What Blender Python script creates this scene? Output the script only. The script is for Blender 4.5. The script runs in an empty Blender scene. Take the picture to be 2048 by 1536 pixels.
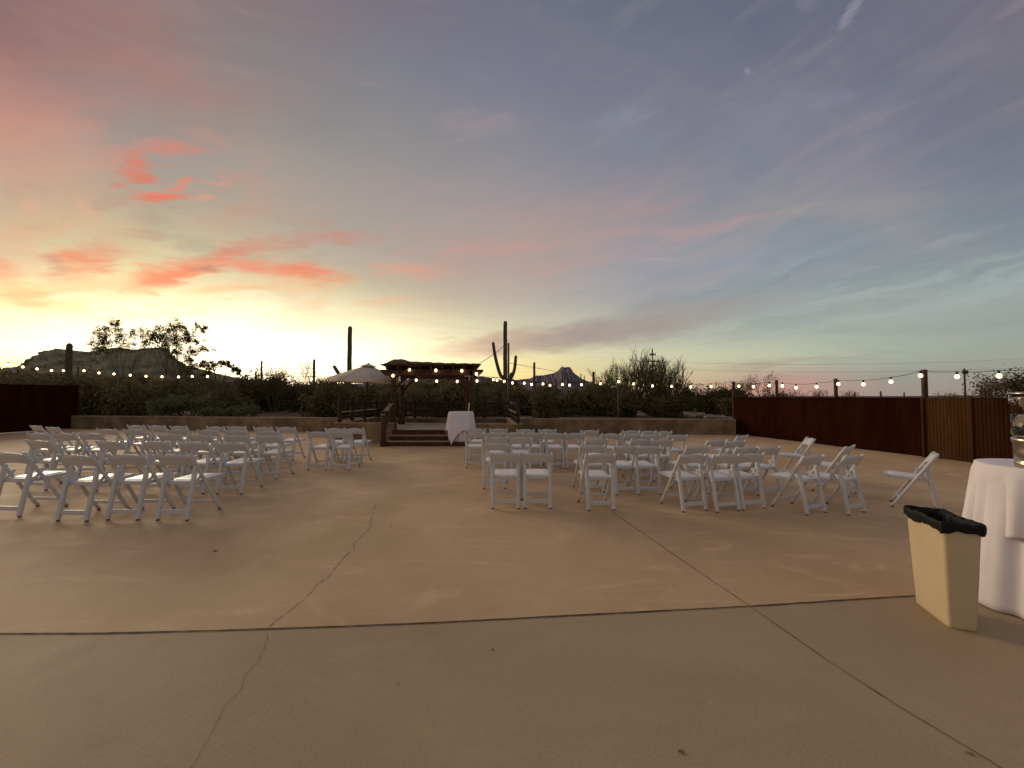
import bpy, math, random
import numpy as np
from mathutils import Vector, Matrix
R = math.radians
sc = bpy.context.scene
col = sc.collection
rnd = random.Random(7)
nr = np.random.RandomState(11)

# ------------------------------------------------------------------ camera
CH, F, PITCH = 1.56, 770.0, math.atan(26/770)
cam_d = bpy.data.cameras.new('camera'); cam = bpy.data.objects.new('camera', cam_d); col.objects.link(cam)
cam.location = (0, 0, CH); cam.rotation_euler = (R(90)+PITCH, 0, 0)
cam_d.sensor_width = 36; cam_d.lens = 36*F/2048; cam_d.clip_start = .05; cam_d.clip_end = 9000
sc.camera = cam
sc.view_settings.view_transform = 'Standard'; sc.view_settings.look = 'None'
sc.view_settings.exposure = 0.0; sc.view_settings.gamma = 1.0
sc.view_settings.use_curve_mapping = False
sc.cycles.max_bounces = 6; sc.cycles.diffuse_bounces = 3; sc.cycles.transparent_max_bounces = 6
sc.cycles.sample_clamp_indirect = 4

def ray(x, y):                       # survey helper: sight direction through a point of the 2048 px photograph
    c, s = math.cos(PITCH), math.sin(PITCH)
    dx, dy = (x-1024)/F, -(y-768)/F
    return Vector((dx, c - dy*s, s + dy*c))
def ground(x, y, h=0.0):             # where that sight line meets height h
    d = ray(x, y); t = (h-CH)/d.z; return Vector((d.x*t, d.y*t, h))
def at(x, y, Y):                     # point on that sight line at distance Y ahead
    d = ray(x, y); t = Y/d.y; return Vector((d.x*t, Y, CH+d.z*t))

# ------------------------------------------------------------------ node helpers
def s2l(c): return tuple(((v/255)/12.92 if v/255 <= .04045 else ((v/255+.055)/1.055)**2.4) for v in c)
class NT:
    def __init__(s, nt): s.nt = nt; s.n = nt.nodes; s.l = nt.links
    def put(s, sock, v):
        if isinstance(v, bpy.types.NodeSocket): s.l.new(v, sock)
        elif v is not None:
            try: sock.default_value = v
            except Exception: sock.default_value = (*v, 1.0)
    def m(s, op, a, b=None, c=None, clamp=False):
        n = s.n.new('ShaderNodeMath'); n.operation = op; n.use_clamp = clamp
        s.put(n.inputs[0], a); s.put(n.inputs[1], b); s.put(n.inputs[2], c); return n.outputs[0]
    def mix(s, f, a, b, mode='MIX'):
        n = s.n.new('ShaderNodeMix'); n.data_type = 'RGBA'; n.blend_type = mode
        s.put(n.inputs[0], f); s.put(n.inputs[6], a if isinstance(a, bpy.types.NodeSocket) else (*a[:3], 1)); s.put(n.inputs[7], b if isinstance(b, bpy.types.NodeSocket) else (*b[:3], 1))
        return n.outputs[2]
    def noise(s, vec, scale=5, detail=4, rough=.5, dist=0, out=0):
        n = s.n.new('ShaderNodeTexNoise'); s.put(n.inputs['Vector'], vec)
        n.inputs['Scale'].default_value = scale; n.inputs['Detail'].default_value = detail
        n.inputs['Roughness'].default_value = rough; n.inputs['Distortion'].default_value = dist
        return n.outputs[out]
    def comb(s, x, y, z):
        n = s.n.new('ShaderNodeCombineXYZ'); s.put(n.inputs[0], x); s.put(n.inputs[1], y); s.put(n.inputs[2], z); return n.outputs[0]
    def sep(s, v):
        n = s.n.new('ShaderNodeSeparateXYZ'); s.l.new(v, n.inputs[0]); return n.outputs
    def smooth(s, v, a, b):
        n = s.n.new('ShaderNodeMapRange'); n.interpolation_type = 'SMOOTHSTEP'
        s.put(n.inputs[0], v); n.inputs[1].default_value = a; n.inputs[2].default_value = b; return n.outputs[0]
    def ramp(s, f, stops):
        n = s.n.new('ShaderNodeValToRGB'); e = n.color_ramp.elements
        while len(e) > 1: e.remove(e[-1])
        e[0].position = stops[0][0]; e[0].color = (*stops[0][1], 1)
        for p, c in stops[1:]:
            q = e.new(p); q.color = (*c, 1)
        s.put(n.inputs[0], f); return n.outputs[0]

# ------------------------------------------------------------------ world: dusk sky after sunset
SUN_AZ, SUN_EL = R(-52), R(16)        # glow comes from the left, ahead
w = bpy.data.worlds.new('World'); sc.world = w; w.use_nodes = True
T = NT(w.node_tree); T.n.clear()
out = T.n.new('ShaderNodeOutputWorld'); bg = T.n.new('ShaderNodeBackground'); T.l.new(bg.outputs[0], out.inputs[0])
sky = T.n.new('ShaderNodeTexSky'); sky.sky_type = 'NISHITA'; sky.sun_disc = False
sky.sun_elevation = R(1.5); sky.sun_rotation = R(-38)
tc = T.n.new('ShaderNodeTexCoord').outputs['Generated']
dx, dy, dz = T.sep(tc)
az = T.m('ARCTAN2', dx, dy)
el = T.m('ARCSINE', dz)
def azel(x, y):
    d = ray(x, y).normalized(); return math.atan2(d.x, d.y), math.asin(d.z)
wob = T.noise(T.comb(T.m('MULTIPLY', az, 5), T.m('MULTIPLY', el, 14), 0), 1.0, 5, .6, 0, 1)
wx, wy, wz = T.sep(wob)
azw = T.m('ADD', az, T.m('MULTIPLY', T.m('SUBTRACT', wx, .5), .16))
elw = T.m('ADD', el, T.m('MULTIPLY', T.m('SUBTRACT', wy, .5), .075))
COLS = {
 0:[(0,(132,106,106)),(100,(142,109,106)),(190,(178,130,118)),(300,(198,154,136)),(380,(198,168,142)),(450,(200,180,148)),(540,(222,192,150)),(620,(250,232,170)),(690,(254,245,195)),(735,(252,225,140)),(790,(240,195,120))],
 250:[(0,(142,116,114)),(110,(158,122,115)),(190,(148,132,128)),(300,(155,148,140)),(400,(180,168,145)),(470,(205,195,155)),(560,(232,215,160)),(630,(252,248,205)),(700,(255,253,228)),(790,(255,240,175))],
 512:[(0,(132,116,118)),(100,(130,125,126)),(200,(140,136,134)),(300,(152,148,140)),(420,(172,162,145)),(500,(192,182,155)),(570,(220,208,168)),(640,(248,243,210)),(700,(255,254,242)),(790,(255,250,220))],
 770:[(0,(120,113,124)),(120,(124,124,134)),(260,(140,137,138)),(400,(158,150,146)),(500,(172,162,150)),(570,(192,183,158)),(640,(228,218,178)),(700,(250,243,210)),(790,(255,240,185))],
 1024:[(0,(110,112,128)),(150,(120,121,138)),(280,(136,134,143)),(400,(152,146,148)),(520,(168,160,154)),(600,(185,178,162)),(650,(205,198,170)),(700,(230,220,170)),(750,(242,218,145)),(790,(242,205,130))],
 1280:[(0,(101,108,125)),(150,(108,113,133)),(300,(124,127,142)),(430,(142,142,150)),(520,(148,152,162)),(600,(160,160,162)),(660,(188,187,170)),(710,(208,206,172)),(760,(212,196,150)),(790,(198,165,135))],
 1536:[(0,(100,105,124)),(150,(104,109,130)),(300,(117,123,139)),(430,(140,142,149)),(520,(138,148,160)),(600,(148,157,160)),(660,(170,180,165)),(710,(188,192,165)),(750,(186,165,145)),(790,(192,145,132))],
 1800:[(0,(104,105,124)),(150,(108,111,130)),(300,(113,119,138)),(430,(130,137,146)),(520,(138,147,152)),(600,(156,164,160)),(660,(160,170,160)),(710,(162,172,157)),(755,(150,150,140)),(790,(158,144,134))],
 2048:[(0,(112,108,122)),(150,(112,112,126)),(300,(112,118,134)),(430,(120,130,142)),(520,(136,146,150)),(570,(156,168,166)),(630,(148,157,152)),(700,(152,160,148)),(790,(152,142,134))]}
t_el = T.m('DIVIDE', T.m('ADD', el, R(5)), R(95), clamp=True)
def stops(x, lst):
    o = []
    for y, c in lst:
        _, e = azel(x, y); o.append((min(1, max(0, (e+R(5))/R(95))), s2l(c)))
    o.append((1.0, s2l((112, 112, 128)))); o.sort(key=lambda q: q[0]); return o
REAR = [(0.0, s2l((110,105,85))), (.06, s2l((146,142,128))), (.2, s2l((150,146,142))), (.45, s2l((136,136,140))), (1.0, s2l((112,112,128)))]
sidecol = [(0.0, s2l((130,120,100))), (.06, s2l((205,180,140))), (.25, s2l((175,150,135))), (.5, s2l((140,125,125))), (1.0, s2l((112,112,128)))]
seq = [(R(-180), REAR), (R(-105), sidecol)] + [(azel(x, 794)[0], stops(x, l)) for x, l in sorted(COLS.items())] + [(R(100), REAR)]
C = T.ramp(t_el, seq[0][1])
for (a0, _), (a1, st) in zip(seq[:-1], seq[1:]):
    f = T.m('DIVIDE', T.m('SUBTRACT', az, a0), a1-a0, clamp=True)
    C = T.mix(f, C, T.ramp(t_el, st))
# soft streaky high cloud everywhere, drawn out along the wind
hz = T.m('MAXIMUM', dz, .04)
cu, cv = T.m('DIVIDE', dx, hz), T.m('DIVIDE', dy, hz)
ru = T.m('ADD', T.m('MULTIPLY', cu, .93), T.m('MULTIPLY', cv, .36)); rv = T.m('SUBTRACT', T.m('MULTIPLY', cv, .93), T.m('MULTIPLY', cu, .36))
s1 = T.noise(T.comb(T.m('MULTIPLY', ru, .32), T.m('MULTIPLY', rv, 1.1), 1.7), 1.0, 6, .55, .6)
s2 = T.noise(T.comb(T.m('MULTIPLY', az, 3.5), T.m('MULTIPLY', T.m('SUBTRACT', el, T.m('MULTIPLY', az, .12)), 24), 4.2), 1.0, 6, .6, .5)
fine = T.noise(T.comb(T.m('MULTIPLY', az, 9), T.m('MULTIPLY', T.m('SUBTRACT', el, T.m('MULTIPLY', az, .15)), 55), 9.2), 1.0, 6, .62, .8)
C = T.mix(T.m('MULTIPLY', T.smooth(s1, .5, .78), .20), C, s2l((178, 160, 158)))
C = T.mix(T.m('MULTIPLY', T.smooth(s2, .52, .8), .16), C, s2l((186, 166, 156)))
C = T.mix(T.m('MULTIPLY', T.smooth(s1, .52, .25), .14), C, s2l((104, 112, 132)))
fine2 = T.noise(T.comb(T.m('MULTIPLY', az, 22), T.m('MULTIPLY', T.m('SUBTRACT', el, T.m('MULTIPLY', az, .1)), 120), 3.3), 1.0, 5, .65, .6)
fineL = T.noise(T.comb(T.m('MULTIPLY', az, 9), T.m('MULTIPLY', T.m('SUBTRACT', el, T.m('MULTIPLY', az, .22)), 40), 6.1), 1.0, 7, .64, .9)
def cloud(x1, y1, x2, y2, th, c, amt, k=.9, lo=.0, hi=.9):
    (a1, e1), (a2, e2) = azel(x1, y1), azel(x2, y2)
    ca, ce = (a1+a2)/2, (e1+e2)/2; L = math.hypot(a2-a1, e2-e1)/2; ux, uy = (a2-a1)/2/L, (e2-e1)/2/L
    xm, ym = (x1+x2)/2, (y1+y2)/2
    tt = abs(azel(xm, ym-th*1.15)[1]-azel(xm, ym+th*1.15)[1])/2
    A = T.m('SUBTRACT', azw, ca); E = T.m('SUBTRACT', elw, ce)
    u = T.m('DIVIDE', T.m('ADD', T.m('MULTIPLY', A, ux), T.m('MULTIPLY', E, uy)), L)
    v = T.m('DIVIDE', T.m('SUBTRACT', T.m('MULTIPLY', E, ux), T.m('MULTIPLY', A, uy)), tt)
    r2 = T.m('ADD', T.m('MULTIPLY', u, u), T.m('MULTIPLY', v, v))
    g = T.m('ADD', T.m('SUBTRACT', 1.0, r2), T.m('MULTIPLY', T.m('SUBTRACT', fineL if x1 < 620 else fine, .5), k*3.0))
    front = T.m('GREATER_THAN', dy, 0)
    m1 = T.m('MULTIPLY', T.smooth(g, lo-.45, hi+1.0), T.m('ADD', .72, T.m('MULTIPLY', fine2, .56)))
    return T.m('MULTIPLY', T.m('MULTIPLY', m1, amt), front, clamp=True), s2l(c)
CL = [
 # broad pink washes
 (-150,330,260,120,120,(205,150,130),.15,.5,-.2,1.2),(760,560,1350,400,85,(188,146,136),.55,.7,-.2,1.3),
 (130,400,160,230,60,(215,165,140),.35,.8,-.2,1.1),
 (380,190,700,140,40,(150,128,128),.5,.6,0,1.2),(860,245,1060,240,26,(165,145,150),.6,.8,0,1.1),
 (225,450,350,455,26,(158,152,136),.65,1.1,0,.9),(290,480,420,482,16,(165,160,138),.6,1.1,0,.9),
 (190,520,300,440,34,(206,150,124),.55,1.1,0,1.1),
 # main red bank: lower limb rising, then falling away to the right
 (470,560,720,566,20,(238,186,136),.75,.9,0,.9),
 (222,574,480,512,23,(232,116,84),1.0,.8,0,.55),(430,516,710,554,21,(234,126,94),1.0,.8,0,.55),(300,560,430,540,14,(236,112,78),.9,.8,0,.6),
 (360,545,440,532,8,(168,128,116),.9,.9,0,.7),
 (365,518,540,480,12,(206,136,114),.85,1.0,0,.7),(510,484,760,468,13,(200,134,118),.9,.9,0,.7),(540,452,680,446,9,(186,146,128),.6,.9,0,.9),
 (360,592,560,574,9,(228,166,118),.7,1.0,0,.8),
 # left limb
 (98,556,270,488,24,(226,128,98),1.0,1.0,0,.6),(110,540,170,515,14,(170,126,112),.8,1.1,0,.8),(110,572,250,562,14,(236,170,118),.8,1.1,0,.8),
 (-40,582,135,600,20,(206,146,96),.9,1.5,.1,.7),(-60,500,40,560,34,(222,134,102),.75,1.2,0,.8),
 # upper red flecks
 (212,350,300,310,15,(212,128,108),1.0,1.0,0,.7),(280,314,412,312,12,(210,132,112),1.0,.9,0,.7),(230,362,285,348,12,(216,120,98),.9,1.1,0,.7),
 (300,368,372,352,9,(228,130,106),.9,1.0,0,.7),(266,416,380,394,14,(236,106,82),1.0,.9,0,.5),(284,396,362,386,9,(240,116,92),1.0,.9,0,.6),(210,388,262,384,8,(206,130,112),.8,1.0,0,.8),
 (370,396,450,404,8,(232,152,124),.8,1.0,0,.8),(360,262,480,300,18,(198,148,130),.5,.9,0,1.0),(380,358,470,366,8,(216,150,126),.6,1.0,0,.9),
 (150,400,210,430,20,(232,172,140),.6,1.0,0,1.0),(20,390,80,400,20,(226,168,140),.5,1.0,0,1.0),
 # pink streaks to the right
 (720,520,900,550,20,(226,160,132),.7,1.2,.1,1.0),(820,510,1160,478,13,(210,150,136),.5,1.0,.1,.9),(1240,468,1600,425,13,(190,152,146),.6,.8,0,1.0),(1500,425,1960,385,16,(160,152,150),.5,.8,0,1.1),
 (1270,525,1370,512,6,(190,160,160),.5,.8,0,1.0),(690,598,860,596,7,(228,180,140),.7,1.0,.1,.9),
 # long grey lenticular
 (800,712,1360,632,22,(184,150,134),1.0,.22,0,.4),(980,688,1580,592,34,(156,146,142),1.0,.28,0,.5),(1300,630,2060,580,24,(150,156,154),.5,.5,0,1.2),
 (1500,672,2060,640,14,(142,152,148),.5,.5,0,1.1),
 (860,672,930,684,4,(190,170,130),.5,.9,0,.9),
 # small white wisps top right
 (1665,70,1735,5,15,(162,156,168),.8,1.0,.1,1.0),(1480,160,1498,130,9,(160,152,165),.8,.8,.1,1.0),(1570,12,1640,8,15,(136,130,146),.6,.9,0,1.0),(1880,150,1990,60,45,(134,128,134),.4,.8,0,1.2),(1605,202,1760,170,13,(134,138,156),.6,.9,0,1.1),(1180,250,1340,215,14,(146,148,162),.5,.9,0,1.1),
 # low bands
 (1430,738,1600,728,5,(165,156,136),.8,.7,0,.9),(1560,724,1770,714,4,(158,150,135),.8,.7,0,.9),
 (1370,775,1760,760,18,(196,140,130),.6,.5,0,1.1),(1370,755,1660,752,6,(176,132,132),.6,.5,0,1.0),
 (0,735,60,720,12,(250,190,110),.5,.9,0,1.0),
]
def field(x, y, rx, ry, c, amt, sa, se, tilt, seed, lo, hi, rough=.62):
    a0, e0 = azel(x, y); ra = abs(azel(x+rx, y)[0]-azel(x-rx, y)[0])/2; re = abs(azel(x, y-ry)[1]-azel(x, y+ry)[1])/2
    A = T.m('DIVIDE', T.m('SUBTRACT', azw, a0), ra); E = T.m('DIVIDE', T.m('SUBTRACT', elw, e0), re)
    g = T.m('EXPONENT', T.m('MULTIPLY', T.m('ADD', T.m('MULTIPLY', A, A), T.m('MULTIPLY', E, E)), -1))
    n = T.noise(T.comb(T.m('MULTIPLY', azw, sa), T.m('MULTIPLY', T.m('SUBTRACT', elw, T.m('MULTIPLY', azw, tilt)), se), seed), 1.0, 4, rough, 0)
    return T.m('MULTIPLY', T.m('MULTIPLY', T.smooth(n, lo, hi), g), amt), s2l(c)
for c in [(330,560,520,85,(232,160,118),.55,7,30,.30,1.3,.46,.66),(350,470,480,110,(170,150,132),.55,7,26,.30,5.1,.50,.70),
          (300,330,260,120,(208,142,122),.6,6,18,.45,2.2,.48,.66),(200,110,430,130,(176,124,114),.5,3,8,.55,7.7,.40,.72),
          (620,170,420,110,(128,129,132),.5,4,10,.4,8.3,.42,.72),
          (1000,500,480,100,(206,152,138),.42,4,26,.22,3.1,.40,.75),(1500,430,640,130,(168,156,154),.34,4,20,.24,6.2,.42,.74),(1450,220,520,120,(134,138,150),.40,5,14,.35,9.1,.42,.74),
          (1700,80,480,120,(128,127,140),.40,4,9,.5,10.4,.42,.74),
          (1750,590,560,90,(166,178,176),.5,4,40,.14,12.2,.46,.64),(1650,560,560,120,(128,138,144),.5,3,26,.15,13.9,.46,.66),
          (100,600,260,40,(240,180,120),.7,9,55,.15,14.4,.42,.62)]:
    f, cc = field(*c); C = T.mix(T.m('MULTIPLY', f, T.m('GREATER_THAN', dy, 0)), C, cc)
for c in CL:
    f, cc = cloud(*c); C = T.mix(f, C, cc)
# afterglow above the set sun
ga, ge = azel(440, 740)
A = T.m('DIVIDE', T.m('SUBTRACT', az, ga), R(24)); E = T.m('DIVIDE', T.m('SUBTRACT', el, ge), R(6.5))
gl = T.m('EXPONENT', T.m('MULTIPLY', T.m('ADD', T.m('MULTIPLY', A, A), T.m('MULTIPLY', E, E)), -1))
glow = T.mix(1.0, (1.5, 1.12, .62), T.comb(gl, gl, gl), 'MULTIPLY')
C = T.mix(1.0, C, glow, 'ADD')
nish = T.mix(1.0, sky.outputs[0], (.012, .012, .012), 'MULTIPLY')
C = T.mix(1.0, C, nish, 'ADD')
below = T.m('LESS_THAN', dz, -.01)
C = T.mix(below, C, (.05, .035, .022))
T.l.new(C, bg.inputs[0]); bg.inputs[1].default_value = 1.0
w.cycles.sampling_method = 'MANUAL'; w.cycles.sample_map_resolution = 1024

sd = bpy.data.lights.new('sun_glow', 'SUN'); sd.energy = 1.35; sd.angle = R(22); sd.color = (1.0, .84, .58)
so = bpy.data.objects.new('sun_glow', sd); col.objects.link(so)
dirn = Vector((math.sin(SUN_AZ)*math.cos(SUN_EL), math.cos(SUN_AZ)*math.cos(SUN_EL), math.sin(SUN_EL)))
so.rotation_euler = dirn.to_track_quat('Z', 'Y').to_euler(); so.location = (0, 0, 30)

# ------------------------------------------------------------------ materials
def mat(name, c, rough=.6, metal=0, var=.12, scale=6, bump=0, bscale=40, spec=.5, c2=None, detail=5, coord='Object', trans=0):
    m = bpy.data.materials.new(name); m.use_nodes = True; t = NT(m.node_tree)
    b = m.node_tree.nodes['Principled BSDF']
    v = t.n.new('ShaderNodeTexCoord').outputs[coord]
    nz = t.noise(v, scale, detail, .6)
    c2 = c2 or tuple(x*(1-var*2.2) for x in c)
    hi = tuple(min(1, x*(1+var)) for x in c)
    t.put(b.inputs['Base Color'], t.mix(t.smooth(nz, .3, .7), c2, hi))
    b.inputs['Roughness'].default_value = rough; b.inputs['Metallic'].default_value = metal
    b.inputs['Specular IOR Level'].default_value = spec
    if trans: b.inputs['Subsurface Weight'].default_value = trans; b.inputs['Subsurface Radius'].default_value = (.02,.02,.02)
    if bump:
        bp = t.n.new('ShaderNodeBump'); bp.inputs['Strength'].default_value = bump; bp.inputs['Distance'].default_value = .01
        t.l.new(t.noise(v, bscale, 4, .6), bp.inputs['Height']); t.l.new(bp.outputs[0], b.inputs['Normal'])
    return m
M = {}
M['resin'] = mat('white_resin', (.60,.60,.61), .42, var=.03, scale=5, bump=.05)
M['vinyl'] = mat('white_vinyl', (.84,.80,.78), .35, var=.03, scale=9, bump=.12, bscale=25)
M['foot'] = mat('rubber_foot', (.12,.11,.10), .8)
M['cloth'] = mat('table_linen', (.80,.75,.80), .85, var=.03, scale=3, bump=.1, bscale=300, spec=.2)
M['stucco'] = mat('stucco', (.26,.185,.115), .95, var=.2, scale=1.5, bump=.5, bscale=60, spec=.2)
M['stuccocap'] = mat('stucco_cap', (.36,.27,.19), .85, var=.1, scale=3, bump=.4, bscale=60, spec=.2)
M['deck'] = mat('stage_concrete', (.33,.26,.20), .75, var=.12, scale=1.6, bump=.2)
M['wood'] = mat('stained_redwood', (.075,.032,.016), .65, var=.25, scale=7, bump=.4, bscale=30, spec=.3)
M['wooddark'] = mat('dark_timber', (.050,.024,.014), .7, var=.25, scale=7, bump=.4, bscale=30, spec=.3)
M['tread'] = mat('worn_tread', (.30,.21,.14), .8, var=.15, scale=4, bump=.3)
M['tarp'] = mat('brown_shade_cloth', (.16,.10,.06), .95, var=.2, scale=5, bump=.5, bscale=60, spec=.1)
M['canvas'] = mat('cream_canvas', (.66,.56,.44), .9, var=.05, scale=4, bump=.15, bscale=120, spec=.2)
M['metal'] = mat('dark_metal', (.08,.07,.065), .5, .7)
M['steel'] = mat('brushed_steel', (.50,.44,.35), .27, 1.0, var=.04, scale=20, bump=.08, bscale=80)
M['galv'] = mat('galvanised_wire', (.35,.34,.33), .5, .8)
def glassm(name, ior):
    m = mat(name, (.95,.97,.96), .02, var=0); b = m.node_tree.nodes['Principled BSDF']; b.inputs['Transmission Weight'].default_value = 1; b.inputs['IOR'].default_value = ior
    for l in list(b.inputs['Base Color'].links): m.node_tree.links.remove(l)
    b.inputs['Base Color'].default_value = (.95,.97,.96,1); return m
M['glass'] = glassm('clear_glass', 1.45); M['water'] = glassm('clear_water', 1.33)
M['cord'] = mat('black_cable', (.025,.022,.02), .7)
M['bin'] = mat('beige_plastic', (.62,.49,.31), .42, var=.03, scale=3, bump=.12, bscale=220, spec=.45)
M['liner'] = mat('black_plastic_film', (.006,.006,.005), .5, var=.1, scale=9, bump=.6, bscale=22, spec=.22)
M['saguaro'] = mat('saguaro_skin', (.095,.085,.045), .8, var=.2, scale=3, bump=.5, bscale=30, c2=(.07,.055,.032))
M['bark'] = mat('desert_bark', (.11,.085,.05), .9, var=.2, scale=5)
M['pvbark'] = mat('palo_verde_bark', (.13,.12,.055), .85, var=.2, scale=5)
def leafmat(name, a, b, tr=.25):
    m = bpy.data.materials.new(name); m.use_nodes = True; t = NT(m.node_tree)
    bs = m.node_tree.nodes['Principled BSDF']
    v = t.n.new('ShaderNodeTexCoord').outputs['Object']
    g = t.n.new('ShaderNodeNewGeometry').outputs['Random Per Island']
    f = t.m('ADD', t.m('MULTIPLY', t.noise(v, .6, 3), .9), t.m('MULTIPLY', g, .35), clamp=True)
    c = t.mix(t.smooth(f, .3, .85), a, b)
    t.l.new(c, bs.inputs['Base Color']); bs.inputs['Roughness'].default_value = .75; bs.inputs['Specular IOR Level'].default_value = .2
    tl = t.n.new('ShaderNodeBsdfTranslucent'); t.l.new(c, tl.inputs[0])
    mx = t.n.new('ShaderNodeMixShader'); mx.inputs[0].default_value = tr
    t.l.new(bs.outputs[0], mx.inputs[1]); t.l.new(tl.outputs[0], mx.inputs[2])
    o = [n for n in t.n if n.type == 'OUTPUT_MATERIAL'][0]; t.l.new(mx.outputs[0], o.inputs[0]); return m
M['scrub'] = leafmat('scrub_leaves', (.085,.070,.036), (.16,.132,.062))
M['scrubgreen'] = leafmat('grey_green_leaves', (.07,.085,.045), (.16,.17,.09))
M['leaf'] = leafmat('mesquite_leaves', (.05,.052,.018), (.13,.12,.04), .35)
M['herb'] = leafmat('vase_leaves', (.02,.05,.015), (.06,.12,.04))
def patio_mat(name, a, b, c, d):
    m = bpy.data.materials.new(name); m.use_nodes = True; t = NT(m.node_tree); bs = t.n['Principled BSDF']
    v = t.n.new('ShaderNodeTexCoord').outputs['Object']
    n1 = t.noise(v, .38, 5, .55, .5); n2 = t.noise(v, 1.3, 6, .62, .9); n3 = t.noise(v, .22, 3, .5, .2); n4 = t.noise(v, 60, 3, .7); n5 = t.noise(v, 4.2, 6, .7, .4)
    q = t.mix(t.smooth(n1, .35, .68), a, b)
    q = t.mix(t.m('MULTIPLY', t.smooth(n3, .5, .7), .55), q, c)
    q = t.mix(t.m('MULTIPLY', t.smooth(n2, .56, .76), .5), q, d)
    q = t.mix(t.m('MULTIPLY', t.smooth(n5, .60, .78), .36), q, tuple(x*.62 for x in a))
    q = t.mix(t.m('MULTIPLY', t.smooth(n5, .40, .24), .22), q, tuple(min(1, x*1.25) for x in d))
    pit = t.smooth(t.noise(v, 42, 3, .75), .70, .80); q = t.mix(t.m('MULTIPLY', pit, .35), q, tuple(x*.45 for x in a))
    sx_ = t.sep(v); n6 = t.noise(t.comb(t.m('MULTIPLY', sx_[0], .9), t.m('MULTIPLY', sx_[1], 2.6), 3.0), 1.0, 7, .68, 1.2)
    q = t.mix(t.m('MULTIPLY', t.smooth(n6, .52, .74), .34), q, tuple(min(1, x*1.12) for x in d)); q = t.mix(t.m('MULTIPLY', t.smooth(n6, .46, .28), .30), q, tuple(x*.72 for x in b))
    q = t.mix(.20, q, t.comb(n4, n4, n4), 'OVERLAY')
    t.l.new(q, bs.inputs['Base Color']); t.put(bs.inputs['Roughness'], t.m('ADD', .62, t.m('MULTIPLY', n2, .22)))
    bs.inputs['Specular IOR Level'].default_value = .28
    bp = t.n.new('ShaderNodeBump'); bp.inputs['Strength'].default_value = .25; bp.inputs['Distance'].default_value = .006
    t.l.new(t.m('ADD', t.m('MULTIPLY', n5, 2.0), n4), bp.inputs['Height']); t.l.new(bp.outputs[0], bs.inputs['Normal'])
    return m
M['patio'] = patio_mat('brown_concrete', (.515,.345,.19), (.655,.455,.265), (.515,.325,.20), (.86,.62,.38))
M['apron'] = patio_mat('grey_brown_concrete', (.395,.285,.172), (.465,.34,.21), (.445,.28,.182), (.465,.35,.195))
M['joint'] = mat('dark_joint', (.10,.065,.038), .95, var=.4, scale=30)  # plain dark brown of the expansion joint strip
M['desert'] = mat('desert_soil', (.25,.18,.12), .95, var=.25, scale=.3, bump=.6, bscale=3, spec=.1)
M['mesa'] = mat('mesa_rock', (.135,.125,.072), .95, var=.3, scale=.03, bump=0, spec=.05)
M['peak'] = mat('far_peak_haze_tint', (.19,.16,.19), .95, var=.15, scale=.006, spec=.05)  # lavender base colour stands in for haze over the peak
M['ridge'] = mat('far_ridge_haze_tint', (.17,.14,.18), .95, var=.1, scale=.004, spec=.05)  # distance haze put into the purple of the ridges
M['rock'] = mat('pale_boulder', (.24,.195,.15), .9, var=.2, scale=4, bump=.6, bscale=10)
M['pale'] = mat('whitewashed_wall', (.62,.57,.50), .9, var=.06, scale=2, bump=.3)
def rust(name, a, b, c):
    m = bpy.data.materials.new(name); m.use_nodes = True; t = NT(m.node_tree); bs = t.n['Principled BSDF']
    v = t.n.new('ShaderNodeTexCoord').outputs['Object']
    x, y, z = t.sep(v)
    n1 = t.noise(t.comb(t.m('MULTIPLY', x, 3), t.m('MULTIPLY', y, 3), t.m('MULTIPLY', z, .7)), 1.0, 6, .65)
    n2 = t.noise(v, 14, 4, .6)
    q = t.mix(t.smooth(n1, .35, .65), a, b); q = t.mix(t.m('MULTIPLY', t.smooth(n2, .5, .75), .5), q, c)
    t.l.new(q, bs.inputs['Base Color']); bs.inputs['Roughness'].default_value = 1; bs.inputs['Specular IOR Level'].default_value = .04
    return m
M['rust'] = rust('rusted_corrugated_steel', (.022,.0048,.0022), (.036,.0085,.0036), (.016,.005,.003))
M['rust3'] = rust('dark_end_rusted_steel', (.034,.011,.005), (.048,.018,.008), (.024,.009,.005))
M['rust2'] = rust('paler_rusted_steel', (.062,.026,.011), (.080,.038,.016), (.042,.018,.009))
m = bpy.data.materials.new('lit_bulb'); m.use_nodes = True; t = NT(m.node_tree); t.n.clear()
o_ = t.n.new('ShaderNodeOutputMaterial'); e_ = t.n.new('ShaderNodeEmission'); t.l.new(e_.outputs[0], o_.inputs[0])
lw_ = t.n.new('ShaderNodeLayerWeight'); lw_.inputs[0].default_value = .5
t.put(e_.inputs[0], t.mix(t.smooth(lw_.outputs[1], .12, .75), (9.0, 6.4, 3.2), (1.6, .50, .09))); e_.inputs[1].default_value = 1.0; M['bulb'] = m

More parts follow.
